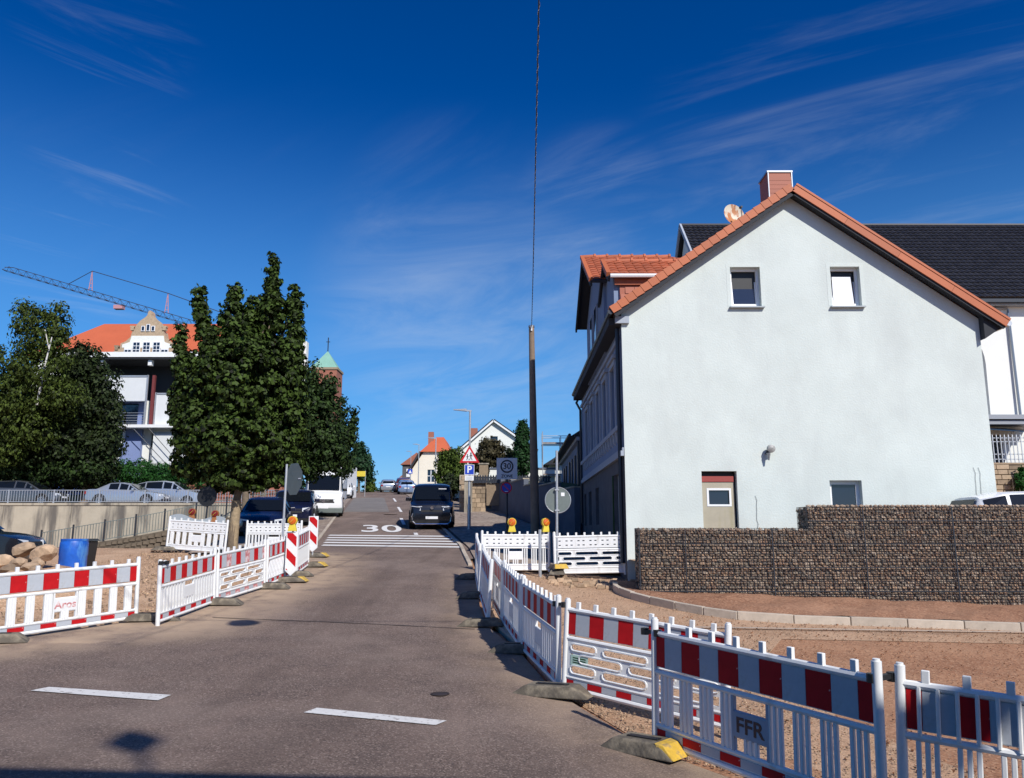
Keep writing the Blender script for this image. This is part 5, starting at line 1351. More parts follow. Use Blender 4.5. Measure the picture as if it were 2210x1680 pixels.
# sandstone boulders
rb = random.Random(3)
spots = [(-10.22, 17, 1.30, .25, .85, 'tan boulder topmost of the heap beside the dark car'), (-9.78, 17, 1.22, .27, .8, 'brown split boulder right of the topmost one'), (-10.38, 16.6, 1.06, .25, .85, 'rounded tan boulder in the middle of the heap'), (-10.72, 16.8, 1.16, .18, .9, 'greyish boulder at the left picture edge'),
         (-9.42, 16, .98, .22, .6, 'pale long block low at the right of the heap'), (-9.12, 15.7, .92, .16, .8, 'reddish small boulder nearest the blue barrel'), (-9.78, 15.9, .93, .20, .8, 'yellow boulder low behind the barrier tips'), (-10.2, 15.8, .94, .18, .8, 'flat tan boulder low at the left edge'), (-9.45, 15.5, .84, .15, .8, 'smallest boulder at the front of the heap'),
         (-9.92, 16.4, 1.05, .17, .8, 'dark brown boulder wedged in the centre of the heap'), (-9.6, 16.5, 1.05, .15, .8, 'small ochre boulder under the split brown one')]
m = MB(); nn_ = 9
mv = []; mf = []
for i in range(nn_ + 1):
    for j in range(nn_ + 1):
        x = -12.2 + 3.9 * i / nn_; y = 14.6 + 4.0 * j / nn_; e = min(1, math.sin(math.pi * i / nn_) * math.sin(math.pi * j / nn_) * 1.6)
        mv.append((x, y, gz(x, y) - .08 + .46 * e + rb.uniform(-.04, .04) * e))
        if i and j: mf.append(((i - 1) * 10 + j - 1, i * 10 + j - 1, i * 10 + j, (i - 1) * 10 + j))
m.v = mv; m.f = mf; m.m = [0] * len(mf); o = m.build('sand_heap', 'sand', smooth=True); o['kind'] = 'stuff'; o['label'] = 'heap of sand under the sandstone boulders'; o['category'] = 'sand'
for i, (x, y, z, r, fl, lab) in enumerate(spots):
    bm = bmesh.new(); bmesh.ops.create_icosphere(bm, subdivisions=2, radius=r)
    for _ in range(7):                           # shear flat faces off
        n = Vector((rb.uniform(-1, 1), rb.uniform(-1, 1), rb.uniform(-.8, 1))).normalized(); dlim = r * rb.uniform(.62, .8)
        for vv in bm.verts:
            q = vv.co.dot(n)
            if q > dlim: vv.co -= n * (q - dlim)
    for vv in bm.verts: vv.co.z *= fl * .85; vv.co *= rb.uniform(.97, 1.03)
    me = bpy.data.meshes.new('boulder'); bm.to_mesh(me); bm.free(); me.materials.append(MT['sandstone'])
    o = bpy.data.objects.new('boulder', me); COL.objects.link(o); o.location = (x, y, z); o.rotation_euler = (rb.uniform(-.3, .3), rb.uniform(-.3, .3), rb.uniform(0, 6)); tag(o, lab, 'boulder', 'sandstone boulders on the heap')
# brick stepped garden wall
t = thing('brick_wall', 'long reddish brown wall of horizontal sleepers behind the retaining wall', 'wall', (-18, 56, WT))
m = MB(); m.box(-24, -15.6, 56, 56.6, 2.8, 5.05); m.build('core', 'rubble', t)
for i in range(8):
    x = -24 + (i % 2) * .5
    while x < -15.7:
        m = MB(); L = 1.6; m.box(x + .02, min(-15.6, x + L) - .02, 55.82 + i * .02, 56.02, 3.0 + i * .26, 3.20 + i * .26); m.build('sleeper', 'brick', t); x += L
# blue building
t = thing('blue_building', 'modern lavender blue building with white sunshades and a broad flat roof', 'building', (-26, 62, 6))
bx0, bx1, by = -33.2, -20.6, 62.0
wl_ = [(-30.55, 11.2, -29.0, 13.0)]
hol = [(-28.9, 6.05, -27.65, 7.75), (-31.5, 6.05, -30.5, 7.75), (-29.0, 8.6, -27.35, 11.0), (-31.6, 8.6, -30.3, 11.0)]
m = MB(); m.holed([(bx0, 4), (-26.0, 4), (-26.0, 12.0), (bx0, 12.0)], [[(a, b), (c, b), (c, d), (a, d)] for a, b, c, d in hol], lambda u, v, d: (u, by + d, v), .3)
m.add([(-26, by, 4), (-26, by + 2.2, 4), (-26, by + 2.2, 12), (-26, by, 12)], [(0, 1, 2, 3)]); m.build('wall', 'blue_wall', t)
m = MB(); m.box(-25.98, bx1, by + .3, by + 12, 4, 11.9); m.build('rear_wall', 'white_wall', t)
m = MB(); m.box(bx0, bx1, by + 1.4, by + 12, 12.05, 15.3); m.build('top_storey', 'soffit', t)
for i, (a, b, c, d) in enumerate(hol):
    m = MB(); e = .09
    for q in ((a - e, a + e, b, d), (c - e, c + e, b, d), (a, c, b - e, b + e), (a, c, d - e, d + e)): m.box(q[0], q[1], by - .05, by + .12, q[2], q[3])
    w_ = m.build('window', 'frame_white', t); m = MB(); m.box(a, c, by + .24, by + .27, b, d); m.build('pane', 'pale_green' if i < 2 else 'glass_green', w_)
    if i >= 2:
        for k in range(5): 
            m = MB(); m.box(a, (a + c) / 2 + .1, by + .16, by + .19, b + .1 + k * .2, b + .2 + k * .2); m.build('slat', 'white_paint', w_)
    if i < 2:
        m = MB(); m.box(a + .1, c - .1, by - .04, by + .1, d - .28, d - .02); m.build('shutter_box', 'black', w_)
# roof with white fascia and beam ends
m = MB(); m.box(bx0 - .6, bx1 + .3, by - 1.6, by + 13, 15.05, 15.45); m.build('roof', 'white_paint', t)
m = MB(); m.box(bx0 - .5, bx1 + .2, by - 1.5, by + 13, 14.90, 15.04); m.build('roof_soffit', 'soffit', t)
for x in (-33.2, -30.6, -28.9, -25.2, -22.6, -20):
    m = MB(); m.box(x - .14, x + .14, by - 1.3, by - .9, 14.45, 14.88); m.build('beam_end', 'white_paint', t)
# sunshade screens and balcony
for (a, c, z0, z1, yy) in ((-28.6, -25.45, 11.72, 13.6, by - .9), (-31.8, -28.75, 11.72, 13.6, by - .9), (-24.9, -22.7, 9.9, 12.3, by - .4), (-24.9, -23.1, 6.7, 9.2, by - .4), (-22.6, -20.5, 6.9, 9.2, by - .4), (-22.5, -20.2, 9.9, 12.3, by - .4)):
    m = MB(); m.box(a, c, yy, yy + .03, z0, z1); s_ = m.build('sunshade', 'screen_white', t)
    m = MB()
    for q in ((a - .07, a + .05, z0 - 1.9, z1 + .15), (c - .05, c + .07, z0 - 1.9 if z0 > 11 else z0, z1 + .15), (a, c, z1, z1 + .12), (a, c, z0 - .06, z0)): m.box(q[0], q[1], yy - .05, yy + .07, q[2], q[3])
    m.build('sunshade_frame', 'galv', s_)
m = MB(); m.box(-32, -20.0, by - 1.0, by + 1.2, 9.62, 9.85); m.build('balcony_slab', 'white_paint', t)
m = MB()
for k in range(5): m.box(-32, -25.5, by - .95, by - .92, 9.95 + k * .2, 9.98 + k * .2)
m.build('balcony_rail', 'galv', t)
for x in (-28.0, -26.7):
    m = MB(); m.box(x - .9, x + .3, by - .05, by - .02, 9.9, 11.6); m.build('balcony_door', 'glass', t)
m = MB(); m.box(-25.22, -25.02, by - .6, by - .35, 9.9, 13.8); m.build('maroon_post', 'maroon', t)
for (a, b) in (((-26.2, by - .9, 9.5), (-23.0, by - .8, 6.3)), ((-25.0, by - .9, 9.5), (-22.0, by - .8, 6.3))):
    m = MB(); m.tube([a, b], .03, 5); m.build('stay_rod', 'dark_metal', t)
m = MB(); m.box(-25.2, -20, by - 1.2, by - .2, 6.15, 6.3); m.build('lower_canopy', 'dark_metal', t)
for x in (-25.4, -24.2, -23.0, -21.8):
    m = MB(); m.box(x - .2, x + .2, by - 1.6, by + .2, 6.32, 6.55); m.build('canopy_beam', 'soffit', t)
for (a, c) in ((-25.0, -22.9), (-22.7, -20.6)):
    m = MB(); m.box(a, c, by - .1, by + .25, 4.6, 6.1); w_ = m.build('ground_window', 'frame_white', t)
    for q in (0, 1):
        m = MB(); x = a + .1 + q * (c - a) / 2; m.box(x, x + (c - a) / 2 - .2, by - .13, by - .105, 4.95, 5.95); m.build('pane', 'glass', w_)
t.location.x -= 3.0
# old town building behind
t = thing('old_town_building', 'old building with red hipped roof and an ornate curved stone gable', 'building', (-38, 88, 9))
m = MB(); m.box(-52.8, -26.8, 86, 97, 8, 20.7); m.build('wall', 'white_wall', t)
m = MB(); v_ = [(-53.5, 85.4, 20.7), (-26.2, 85.4, 20.7), (-26.2, 97.6, 20.7), (-53.5, 97.6, 20.7), (-48.8, 92.5, 26.2), (-29.0, 92.5, 26.2)]
m.add(v_, [(0, 1, 5, 4), (1, 2, 5), (2, 3, 4, 5), (3, 0, 4)]); m.build('roof', 'red_roof', t)
gcx = -39.9
half = [(3.6, 20.2), (3.6, 21.0), (2.95, 21.3), (2.9, 22.2), (2.4, 22.5), (1.9, 23.2), (1.75, 24.1), (1.55, 24.2), (1.5, 24.6), (1.35, 25.2), (.95, 25.9), (.45, 26.4), (.22, 26.8), (.2, 27.1), (.1, 27.5)]
half = [(x, 20.6 + (z - 20.2) * .70) for x, z in half]
poly = [(gcx + x, 84.9, z) for x, z in half] + [(gcx - x, 84.9, z) for x, z in half[::-1]]
m = MB(); m.prism(poly, (0, 1.0, 0)); gb = m.build('ornate_gable', 'stone_block', t)
m = MB(); m.prism([(gcx + x, 84.86, 20.6 + (z - 20.2) * .7) for x, z in ((2.7, 21.5), (2.7, 22.0), (1.9, 22.4), (1.75, 23.4), (-1.75, 23.4), (-1.9, 22.4), (-2.7, 22.0), (-2.7, 21.5))], (0, .035, 0)); m.build('plaster_field', 'white_wall', gb)
for dx in (-.55, 0, .55):
    m = MB(); m.box(gcx + dx - .2, gcx + dx + .2, 84.80, 84.87, 23.35, 23.95 if dx else 24.15); w_ = m.build('window', 'frame_white', gb)
    m = MB(); m.box(gcx + dx - .13, gcx + dx + .13, 84.78, 84.799, 23.42, 23.88 if dx else 24.08); m.build('pane', 'glass', w_)
for dx in (-2.0, -1.1, 0, 1.1, 2.0):
    hh_ = 1.55 if abs(dx) < 1.5 else .75; m = MB(); m.box(gcx + dx - .42, gcx + dx + .42, 84.80, 84.855, 20.85, 20.85 + hh_ * .85); w_ = m.build('window', 'frame_white', gb)
    for i in (0, 1):
        for j in range(3 if hh_ > 1 else 1):
            m = MB(); x = gcx + dx - .34 + i * .37; m.box(x, x + .30, 84.78, 84.799, 20.92 + j * .41, 21.25 + j * .41); m.build('pane', 'glass', w_)
for s_ in (-1, 1):
    for x, z in ((3.3, 21.25), (1.75, 23.45)):
        m = MB(); m.box(gcx + s_ * x - .18, gcx + s_ * x + .18, 84.8, 85.3, z, z + .35); m.cbox((gcx + s_ * x, 85.05, z + .43), (.5, .5, .16)); m.build('pinnacle', 'stone_block', gb)
m = MB(); m.box(-25.6, -24.6, 93, 94, 9, 24.2); m.build('side_gable', 'white_wall', t)
# church tower
t = thing('church_tower', 'brick church tower with green copper pyramid roof', 'tower', (-41.8, 180, 10))
m = MB(); m.box(-45.8, -39.9, 178, 184, 8, 38.2); m.build('shaft', 'brick_far', t)
m = MB(); m.box(-46, -39.7, 177.8, 184.2, 38.2, 38.7); m.build('cornice', 'stone_block', t)
m = MB(); m.add([(-45.8, 178, 38.7), (-39.9, 178, 38.7), (-39.9, 184, 38.7), (-45.8, 184, 38.7), (-42.85, 181, 43.2)], [(0, 1, 4), (1, 2, 4), (2, 3, 4), (3, 0, 4)]); m.build('spire', 'copper', t)
m = MB(); m.tube([(-42.85, 181, 43.0), (-42.85, 181, 46.4)], .12, 6); m.box(-43.3, -42.4, 180.95, 181.05, 45.3, 45.45); m.build('spire_cross', 'dark_metal', t)
for dx in (-1.3, 1.3):
    m = MB(); m.prism([(-42.85 + dx - .7, 177.95, 31), (-42.85 + dx + .7, 177.95, 31), (-42.85 + dx + .7, 177.95, 34.2), (-42.85 + dx, 177.95, 35.4), (-42.85 + dx - .7, 177.95, 34.2)], (0, .04, 0)); m.build('belfry_opening', 'black', t)
# tower crane
t = thing('tower_crane', 'dark lattice tower crane jib with two red pylons over the left roofs', 'crane', (-38.5, 120, 8))
A, B = Vector((-79.8, 120, 42.2)), Vector((-38.5, 120, 29.9))
up = Vector((0, 0, .85)); m = MB()
n = 30
for k in range(n):
    p, q = A.lerp(B, k / n), A.lerp(B, (k + 1) / n)
    for s_ in (-.55, .55):
        o_ = Vector((0, s_, 0)); m.bar(p + o_, q + o_, .06, .06); m.bar(p + o_, (p + q) / 2 + up, .035, .035); m.bar((p + q) / 2 + up, q + o_, .035, .035)
    m.bar(p + up * (1 if k else .6) , q + up, .09, .09); m.bar(p + Vector((0, -.55, 0)), p + Vector((0, .55, 0)), .08, .08)
m.build('jib', 'crane_grey', t)
for f_ in (.335, .63):
    p = A.lerp(B, f_); m = MB()
    for s_ in (-1, 1): m.bar(p + Vector((s_ * .28, 0, .8)), p + Vector((0, 0, 4.0)), .09, .09)
    for k in range(4): m.bar(p + Vector((-.3 + k * .05, 0, 1.3 + k * .65)), p + Vector((.3 - k * .05, 0, 1.3 + k * .65)), .08, .08)
    m.build('pylon', 'crane_red', t)
m = MB(); m.tube([A.lerp(B, .25) + up, A.lerp(B, .335) + Vector((0, 0, 4.0)), A.lerp(B, .63) + Vector((0, 0, 4.0)), B + Vector((0, 0, 3.0))], .06, 5); m.build('tie_rod', 'crane_grey', t)
p = A.lerp(B, .45); m = MB(); m.cbox(p - Vector((0, 0, .5)), (1.4, .9, .6)); m.build('trolley', 'crane_red', t)
m = MB()
for dx in (-.8, .8):
    for dy in (-.8, .8): m.bar((-38.5 + dx, 120 + dy, 6), (-38.5 + dx, 120 + dy, 38), .2, .2)
for k in range(20): m.bar((-39.3, 119.2, 6 + k * 1.6), (-37.7, 119.2, 7.6 + k * 1.6), .1, .1)
m.build('mast', 'crane_grey', t)
# site container, mesh fence and yellow board on the left of the street
t = thing('box_truck', 'white container with faint drawings behind the white van', 'container', (-15.6, 70, 4.4))
m = MB(); m.box(-17.5, -14.55, 69, 75, 4.6, 7.6); m.build('box', 'white_paint', t, bevel=.03)
m = MB()
for k in range(5): m.bar((-16.9 + k * .5, 68.985, 5.2 + (k % 3) * .7), (-16.5 + k * .5, 68.985, 5.6 + (k % 2) * 1.1), .004, .05)
for k in range(4): m.box(-17.2 + k * .62, -16.7 + k * .62, 68.985, 68.995, 6.9, 6.94)
m.build('print', 'frame_grey', t)
t = thing('yellow_board', 'yellow banner on the mesh fence beyond the white van', 'banner', (-14.3, 77, 6))
m = MB(); m.box(-15.2, -14.1, 76.9, 76.94, 6.95, 7.45); m.build('sheet', 'yellow', t)
for x in (-15.18, -14.12):
    m = MB(); m.tube([(x, 77, 4.9), (x, 77, 7.5)], .04, 6); m.build('post', 'galv', t)
for k in range(4):
    xa, ya, xb, yb_ = xl(66 + k * 4) - .5, 66 + k * 4, xl(70 + k * 4) - .5, 70 + k * 4
    if k == 0: labk = 'nearest grey mesh site fence panel behind the white hatchback'
    else: labk = ['', 'second mesh site fence panel along the left kerb', 'third mesh site fence panel below the yellow banner', 'farthest mesh site fence panel beside the shrub'][k]
    t = thing('site_fence', labk, 'fence', (xa, ya, gz(xa, ya)), None, 'mesh site fence panels on the left')
    za, zb = gz(xa, ya), gz(xb, yb_); m = MB()
    for p, q in (((xa, ya, za), (xa, ya, za + 2)), ((xb, yb_, zb), (xb, yb_, zb + 2)), ((xa, ya, za + 2), (xb, yb_, zb + 2)), ((xa, ya, za + .15), (xb, yb_, zb + .15))): m.tube([p, q], .03, 6)
    m.build('frame', 'galv', t); m = MB()
    for i in range(1, 36):
        f_ = i / 36; m.bar((xa + (xb - xa) * f_, ya + (yb_ - ya) * f_, za + (zb - za) * f_ + .15), (xa + (xb - xa) * f_, ya + (yb_ - ya) * f_, za + (zb - za) * f_ + 2), .012, .012)
    for i in range(1, 10): m.bar((xa, ya, za + .15 + i * .19), (xb, yb_, zb + .15 + i * .19), .012, .012)
    m.build('mesh', 'galv', t)
t = thing('round_sign', 'small white round sign with a dark figure above the white van', 'sign', (-12.3, 52, 3))
m = MB(); m.tube([(-12.3, 52, 3.1), (-12.3, 52, 6.1)], .035, 6); m.build('post', 'galv', t); m = MB(); disc(m, (-12.3, 51.93, 5.8), .33, .02, 20); m.build('disc', 'sign_white', t)
m = MB(); m.box(-12.36, -12.28, 51.92, 51.928, 5.68, 5.92); m.bar((-12.42, 51.922, 5.78), (-12.28, 51.922, 5.95), .004, .05); m.build('figure', 'black', t)
# house behind the viewer that shades the near edge of the junction
t = thing('rendered_house', 'rendered house on the near side of the junction, throwing its shade onto the road', 'house', (2, -8, 0))
hz = 8.42
m = MB(); m.box(-2.2, 7.8, -13.5, -2.95, -1.5, hz); m.build('wall', 'plinth', t)
m = MB(); m.prism([(-2.6, -2.5, hz - .1), (-2.6, -14, hz - .1), (-2.6, -8.2, hz + 3.2)], (10.75, 0, 0)); m.build('roof', 'red_roof', t)
m = MB(); m.tube([(5.9, -8, hz + 2), (5.9, -8, 14.2)], .04, 8); m.tube([(5.9, -8, 14.0), (5.9, -8, 14.3), (5.9, -8, 14.6)], [.06, .24, .06], 10); m.build('shadow_knob', 'galv', t)  # unseen mast and knob, added to cast a shadow blob on the road
for k in range(3):
    m = MB(); m.box(-.5 + k * 3, 0.6 + k * 3, -2.94, -2.92, 3.6, 5.2); m.build('window', 'glass', t)

# ------------------------------------------------------------------ vehicles
# stations: (y, bottom, sill half width, belt half width, belt height, roof half width, roof height); y runs from the nose backwards
def car(label, x, y, rz, kind, paint, L, W, Hh, z=None, pitch=0, group=None, cat='car', name='parked_car', plate=True):
    z = gz(x, y) if z is None else z
    t = thing(name, label, cat, (x, y, z), (pitch, 0, rz), group)
    w = W / 2
    P = {'sedan': [(0, .30, .72, .70, .58, .0, .60), (.04, .2, .88, .84, .70, 0, .72), (.13, .18, .97, .93, .78, 0, .80), (.30, .17, 1, .97, .86, 0, .88), (.44, .17, 1, .98, .90, .72, 1.32), (.56, .17, 1, .98, .92, .74, 1.40), (.70, .17, 1, .98, .94, .74, 1.37), (.86, .18, 1, .96, .97, 0, .99), (.96, .22, .95, .92, .96, 0, .98), (1, .32, .86, .84, .88, 0, .90)],
         'hatch': [(0, .30, .75, .72, .60, 0, .62), (.04, .2, .90, .86, .74, 0, .76), (.12, .18, .97, .94, .84, 0, .86), (.25, .17, 1, .97, .95, 0, .97), (.42, .17, 1, .98, .98, .76, 1.42), (.55, .17, 1, .98, 1.0, .79, 1.49), (.80, .17, 1, .98, 1.03, .78, 1.45), (.93, .2, .98, .95, 1.05, .70, 1.34), (.985, .25, .93, .90, 1.0, 0, 1.03), (1, .34, .88, .86, .8, 0, .82)],
         'suv': [(0, .35, .82, .80, .75, 0, .78), (.03, .25, .94, .91, .92, 0, .95), (.12, .22, .99, .97, 1.02, 0, 1.05), (.24, .22, 1, .98, 1.08, 0, 1.10), (.38, .22, 1, .98, 1.10, .80, 1.58), (.52, .22, 1, .98, 1.12, .83, 1.66), (.82, .22, 1, .98, 1.14, .82, 1.62), (.95, .25, .98, .96, 1.14, .76, 1.5), (.99, .3, .94, .92, 1.05, 0, 1.08), (1, .36, .9, .88, .85, 0, .87)],
         'van': [(0, .28, .84, .82, .85, 0, .90), (.02, .2, .95, .92, 1.00, 0, 1.04), (.10, .18, .99, .97, 1.10, 0, 1.14), (.16, .18, 1, .98, 1.14, 0, 1.20), (.30, .18, 1, .985, 1.16, .80, 1.80), (.38, .18, 1, .985, 1.17, .83, 1.88), (.85, .18, 1, .985, 1.17, .83, 1.88), (.97, .2, 1, .98, 1.17, .81, 1.84), (.995, .25, .97, .95, 1.1, .76, 1.7), (1, .3, .95, .93, 1.0, 0, 1.02)],
         'cargo': [(0, .32, .82, .78, .80, 0, .85), (.02, .25, .95, .90, 1.02, 0, 1.06), (.09, .22, 1, .96, 1.22, 0, 1.26), (.13, .22, 1, .97, 1.30, 0, 1.36), (.21, .22, 1, .98, 1.36, .84, 2.20), (.27, .22, 1, .985, 1.38, .88, 2.66), (.9, .22, 1, .985, 1.38, .88, 2.70), (.99, .22, 1, .98, 1.38, .86, 2.66), (1, .3, .98, .96, 1.3, .80, 2.5)]}[kind]
    hs = Hh / max(p[6] for p in P)
    rings = []
    for (f_, zb, ws, wb, zbelt, wr, zr) in P:
        yy = f_ * L; zb, zbelt, zr = zb * hs if kind != 'x' else zb, zbelt * hs, zr * hs
        if wr == 0: wr = wb * .86
        half = [(w * ws * .80, zb), (w * ws, zb + .12), (w * ws * 1.0, zb + (zbelt - zb) * .5), (w * wb, zbelt), (w * wr, zr - .05 * hs if zr - zbelt > .2 else zr - .005), (w * wr * .80, zr), (w * wr * .4, zr + .018)]
        rings.append([(-a, yy, b) for a, b in half] + [(a, yy, b) for a, b in half[::-1]])
    m = MB(); n = len(rings[0]); m.v = [p for r in rings for p in r]
    for i in range(len(rings) - 1):
        for j in range(n - 1): m.f.append((i * n + j, i * n + j + 1, (i + 1) * n + j + 1, (i + 1) * n + j)); m.m.append(0)
        m.f.append((i * n + n - 1, i * n, (i + 1) * n, (i + 1) * n + n - 1)); m.m.append(0)
    m.f += [tuple(range(n)), tuple(range((len(rings) - 1) * n, len(rings) * n))[::-1]]; m.m += [0, 0]
    body = m.build('body', paint, t, smooth=True)
    gh = [i for i in range(len(P)) if P[i][5] > 0]; i0, i1 = gh[0], gh[-1]
    def V3(i, j): return Vector(rings[i][j])
    def panel(nm, q, off, ins=.06, m_='car_glass'):
        c = sum(q, Vector()) / 4; nv = (q[1] - q[0]).cross(q[3] - q[0]).normalized()
        if nv.dot(c - Vector((0, L / 2, Hh * .4))) < 0: nv = -nv
        pts = [p + (c - p).normalized() * ins + nv * off for p in q]
        k = MB(); k.prism(pts, nv * .006); return k.build(nm, m_, t)
    # windscreen, rear window, side windows
    panel('windscreen', [V3(i0 - 1, 4), V3(i0 - 1, n - 5), V3(i0, n - 5), V3(i0, 4)], .06, .05)
    last = i1 if i1 < len(P) - 1 else i1
    if i1 < len(P) - 1: panel('rear_window', [V3(i1 + 1, 4), V3(i1 + 1, n - 5), V3(i1, n - 5), V3(i1, 4)], .06, .08)
    for s_ in (0, 1):
        J = (3, 4) if s_ == 0 else (n - 4, n - 5)
        for i in range(i0, i1 if kind != 'cargo' else i0 + 1):
            if kind == 'van' and i > 6: break
            panel('side_window', [V3(i, J[0]), V3(i + 1, J[0]), V3(i + 1, J[1]), V3(i, J[1])], .010, .055)
        # triangular front quarter
        a, b, c = V3(i0 - 1, J[0]), V3(i0, J[0]), V3(i0, J[1]); k = MB(); sg = -1 if s_ == 0 else 1
        cc_ = (a + b + c) / 3; k.prism([p + (cc_ - p) * .2 + Vector((sg * .012, 0, 0)) for p in (a, b, c)], (sg * .006, 0, 0)); k.build('quarter_window', 'car_glass', t)
    # wheels
    r = .33 * (1.08 if kind in ('suv', 'van', 'cargo') else 1)
    for fy in (.19, .80):
        for s_ in (-1, 1):
            k = MB(); k.tube([(s_ * (w - .22), fy * L, r), (s_ * (w + .012), fy * L, r)], r, 22); wh = k.build('wheel', 'tyre', t, smooth=True)
            k = MB(); k.tube([(s_ * (w + .010), fy * L, r), (s_ * (w + .022), fy * L, r)], r * .64, 16); k.build('rim', 'rim', wh)
            k = MB()
            for q in range(10): a_ = q * math.pi / 5; k.bar((s_ * (w + .024), fy * L + .07 * math.cos(a_), r + .07 * math.sin(a_)), (s_ * (w + .024), fy * L + r * .6 * math.cos(a_ + .12), r + r * .6 * math.sin(a_ + .12)), .02, .05, up=(1, 0, 0))
            k.build('spokes', 'tyre', wh)
            k = MB()                             # dark wheel arch lip
            pts = [(s_ * (w + .006), fy * L + (r + .05) * math.cos(a_), r + (r + .05) * math.sin(a_)) for a_ in np.linspace(-.2, math.pi + .2, 12)]
            k.tube(pts, .035, 5); k.build('wheel_arch', 'black', t)
    hz_ = P[1][4] * hs
    fy1 = .035 * L
    for s_ in (-1, 1):
        k = MB(); k.hexa([(s_ * w * .50, -.02, hz_ - .19), (s_ * w * .90, fy1 * .75, hz_ - .16), (s_ * w * .90, fy1 * 1.2, hz_ - .16), (s_ * w * .5, fy1, hz_ - .19), (s_ * w * .50, .0, hz_ - .04), (s_ * w * .91, fy1 * .9, hz_ - .0), (s_ * w * .91, fy1 * 1.4, hz_ - .0), (s_ * w * .5, fy1, hz_ - .04)]); k.build('headlight', 'lamp_clear', t)
        k = MB(); k.hexa([(s_ * w * .66, L - .03, hz_ - .02), (s_ * w * .93, L - .07, hz_ - .02), (s_ * w * .93, L + .012, hz_ - .02), (s_ * w * .66, L + .02, hz_ - .02), (s_ * w * .66, L - .03, hz_ + .16), (s_ * w * .93, L - .07, hz_ + .16), (s_ * w * .93, L + .0, hz_ + .16), (s_ * w * .66, L + .01, hz_ + .16)]); k.build('tail_light', 'lamp_red', t)
        iy = P[i0 - 1][0] * L + .25; zz = P[i0 - 1][4] * hs + .10
        k = MB(); k.hexa([(s_ * (w + .02), iy, zz - .07), (s_ * (w + .21), iy + .02, zz - .06), (s_ * (w + .21), iy + .12, zz - .06), (s_ * (w - .03), iy + .14, zz - .07), (s_ * (w + .02), iy, zz + .08), (s_ * (w + .20), iy + .02, zz + .09), (s_ * (w + .20), iy + .12, zz + .09), (s_ * (w - .03), iy + .14, zz + .08)]); k.build('wing_mirror', paint if kind != 'cargo' else 'black', t, bevel=.02)
    gw_ = .50 if kind != 'cargo' else .56
    k = MB(); k.hexa([(-w * gw_, -.012, hz_ - .26), (w * gw_, -.012, hz_ - .26), (w * gw_, .1, hz_ - .26), (-w * gw_, .1, hz_ - .26), (-w * gw_ * .92, .01, hz_ - .07), (w * gw_ * .92, .01, hz_ - .07), (w * gw_ * .92, .1, hz_ - .07), (-w * gw_ * .92, .1, hz_ - .07)]); k.build('grille', 'black', t)
    k = MB(); k.box(-w * .80, w * .80, -.016, .12, .24 * hs, .40 * hs); k.build('bumper_inlet', 'black' if kind in ('van', 'suv', 'cargo') else 'dark_metal', t)
    if plate:
        for yy, s_ in ((-.03, 1), (L + .02, 1)):
            k = MB(); zz = .46 * hs if yy < 0 else .62 * hs; k.box(-.26, .26, yy, yy + .02, zz, zz + .11); k.build('number_plate', 'sign_white', t)
    if kind == 'cargo':
        k = MB(); k.box(-w * .98, w * .98, -.03, .3, .24, .52); k.build('bumper', 'sign_back', t, bevel=.04)
        k = MB(); k.tube([(0, -.035, hz_ - .155), (0, -.02, hz_ - .155)], .095, 16); k.build('badge', 'chrome', t)
    return t
SLP = math.atan(.076); RZ0 = math.atan(.165)
# black van coming down the right-hand lane
bv = car('black van with chrome framed lower grille coming downhill', -3.43, 34.5, RZ0 * .6, 'van', 'paint_black', 4.75, 1.90, 1.88, pitch=SLP, cat='van', name='black_van')
m = MB(); q = -.055
pp = [(-.80, q, .70), (-.84, q, .58), (-.80, q, .36), (-.68, q - .01, .25), (.68, q - .01, .25), (.80, q, .36), (.84, q, .58), (.80, q, .70)]
m.tube(pp, .028, 6); m.build('chrome_trim', 'chrome', bv)
for s_ in (-1, 1):
    m = MB(); m.tube([(s_ * .42, q + .01, .985), (s_ * .62, q + .03, .965), (s_ * .86, q + .13, .99)], .018, 6); m.build('light_strip', 'lamp_clear', bv)
m = MB(); m.tube([(0, q + .0, .93), (0, q + .015, .93)], .07, 14); m.build('badge', 'chrome', bv)
m = MB(); m.box(.28, .62, .98, 1.0, 1.70, 1.73); m.build('screen_label', 'sign_white', bv)
car('white high roofed delivery van parked at the left kerb', -9.85, 42.0, R(12.5), 'cargo', 'paint_white', 6.6, 2.02, 2.72, pitch=SLP, cat='van', name='delivery_van')
car('small white hatchback parked behind the white van', -14.95, 70.5, RZ0, 'hatch', 'paint_white', 4.1, 1.78, 1.5, pitch=SLP)
car('dark navy saloon parked low behind the white barrier right of the trunk', -9.30, 30.0, R(13), 'sedan', 'paint_navy', 4.5, 1.86, 1.42, pitch=SLP)
car('dark navy off-roader parked in front of the white van', -9.75, 35.6, R(11), 'suv', 'paint_navy', 4.3, 1.88, 1.56, pitch=SLP)
car('silver hatchback driving away at the crest of the road', -15.1 + .0, 97.5, RZ0 + math.pi, 'hatch', 'paint_silver', 4.2, 1.82, 1.5, pitch=-SLP, name='distant_car')
car('pale blue hatchback parked on the right uphill', -11.75, 88.5, RZ0 + math.pi, 'hatch', 'paint_blue', 4.1, 1.80, 1.5, pitch=-SLP)
car('dark maroon off-roader just beyond the pale blue hatchback', -13.0, 95.5, RZ0 + math.pi, 'suv', 'paint_maroon', 4.4, 1.85, 1.7, pitch=-SLP)
car('silver saloon parked on the terrace above the retaining wall', -21.9, 51.0, R(92), 'sedan', 'paint_silver', 4.75, 1.82, 1.46, z=WT + .02)
car('silver people carrier parked behind the silver saloon', -20.6, 54.0, R(91), 'hatch', 'paint_silver', 4.6, 1.85, 1.72, z=WT + .05)
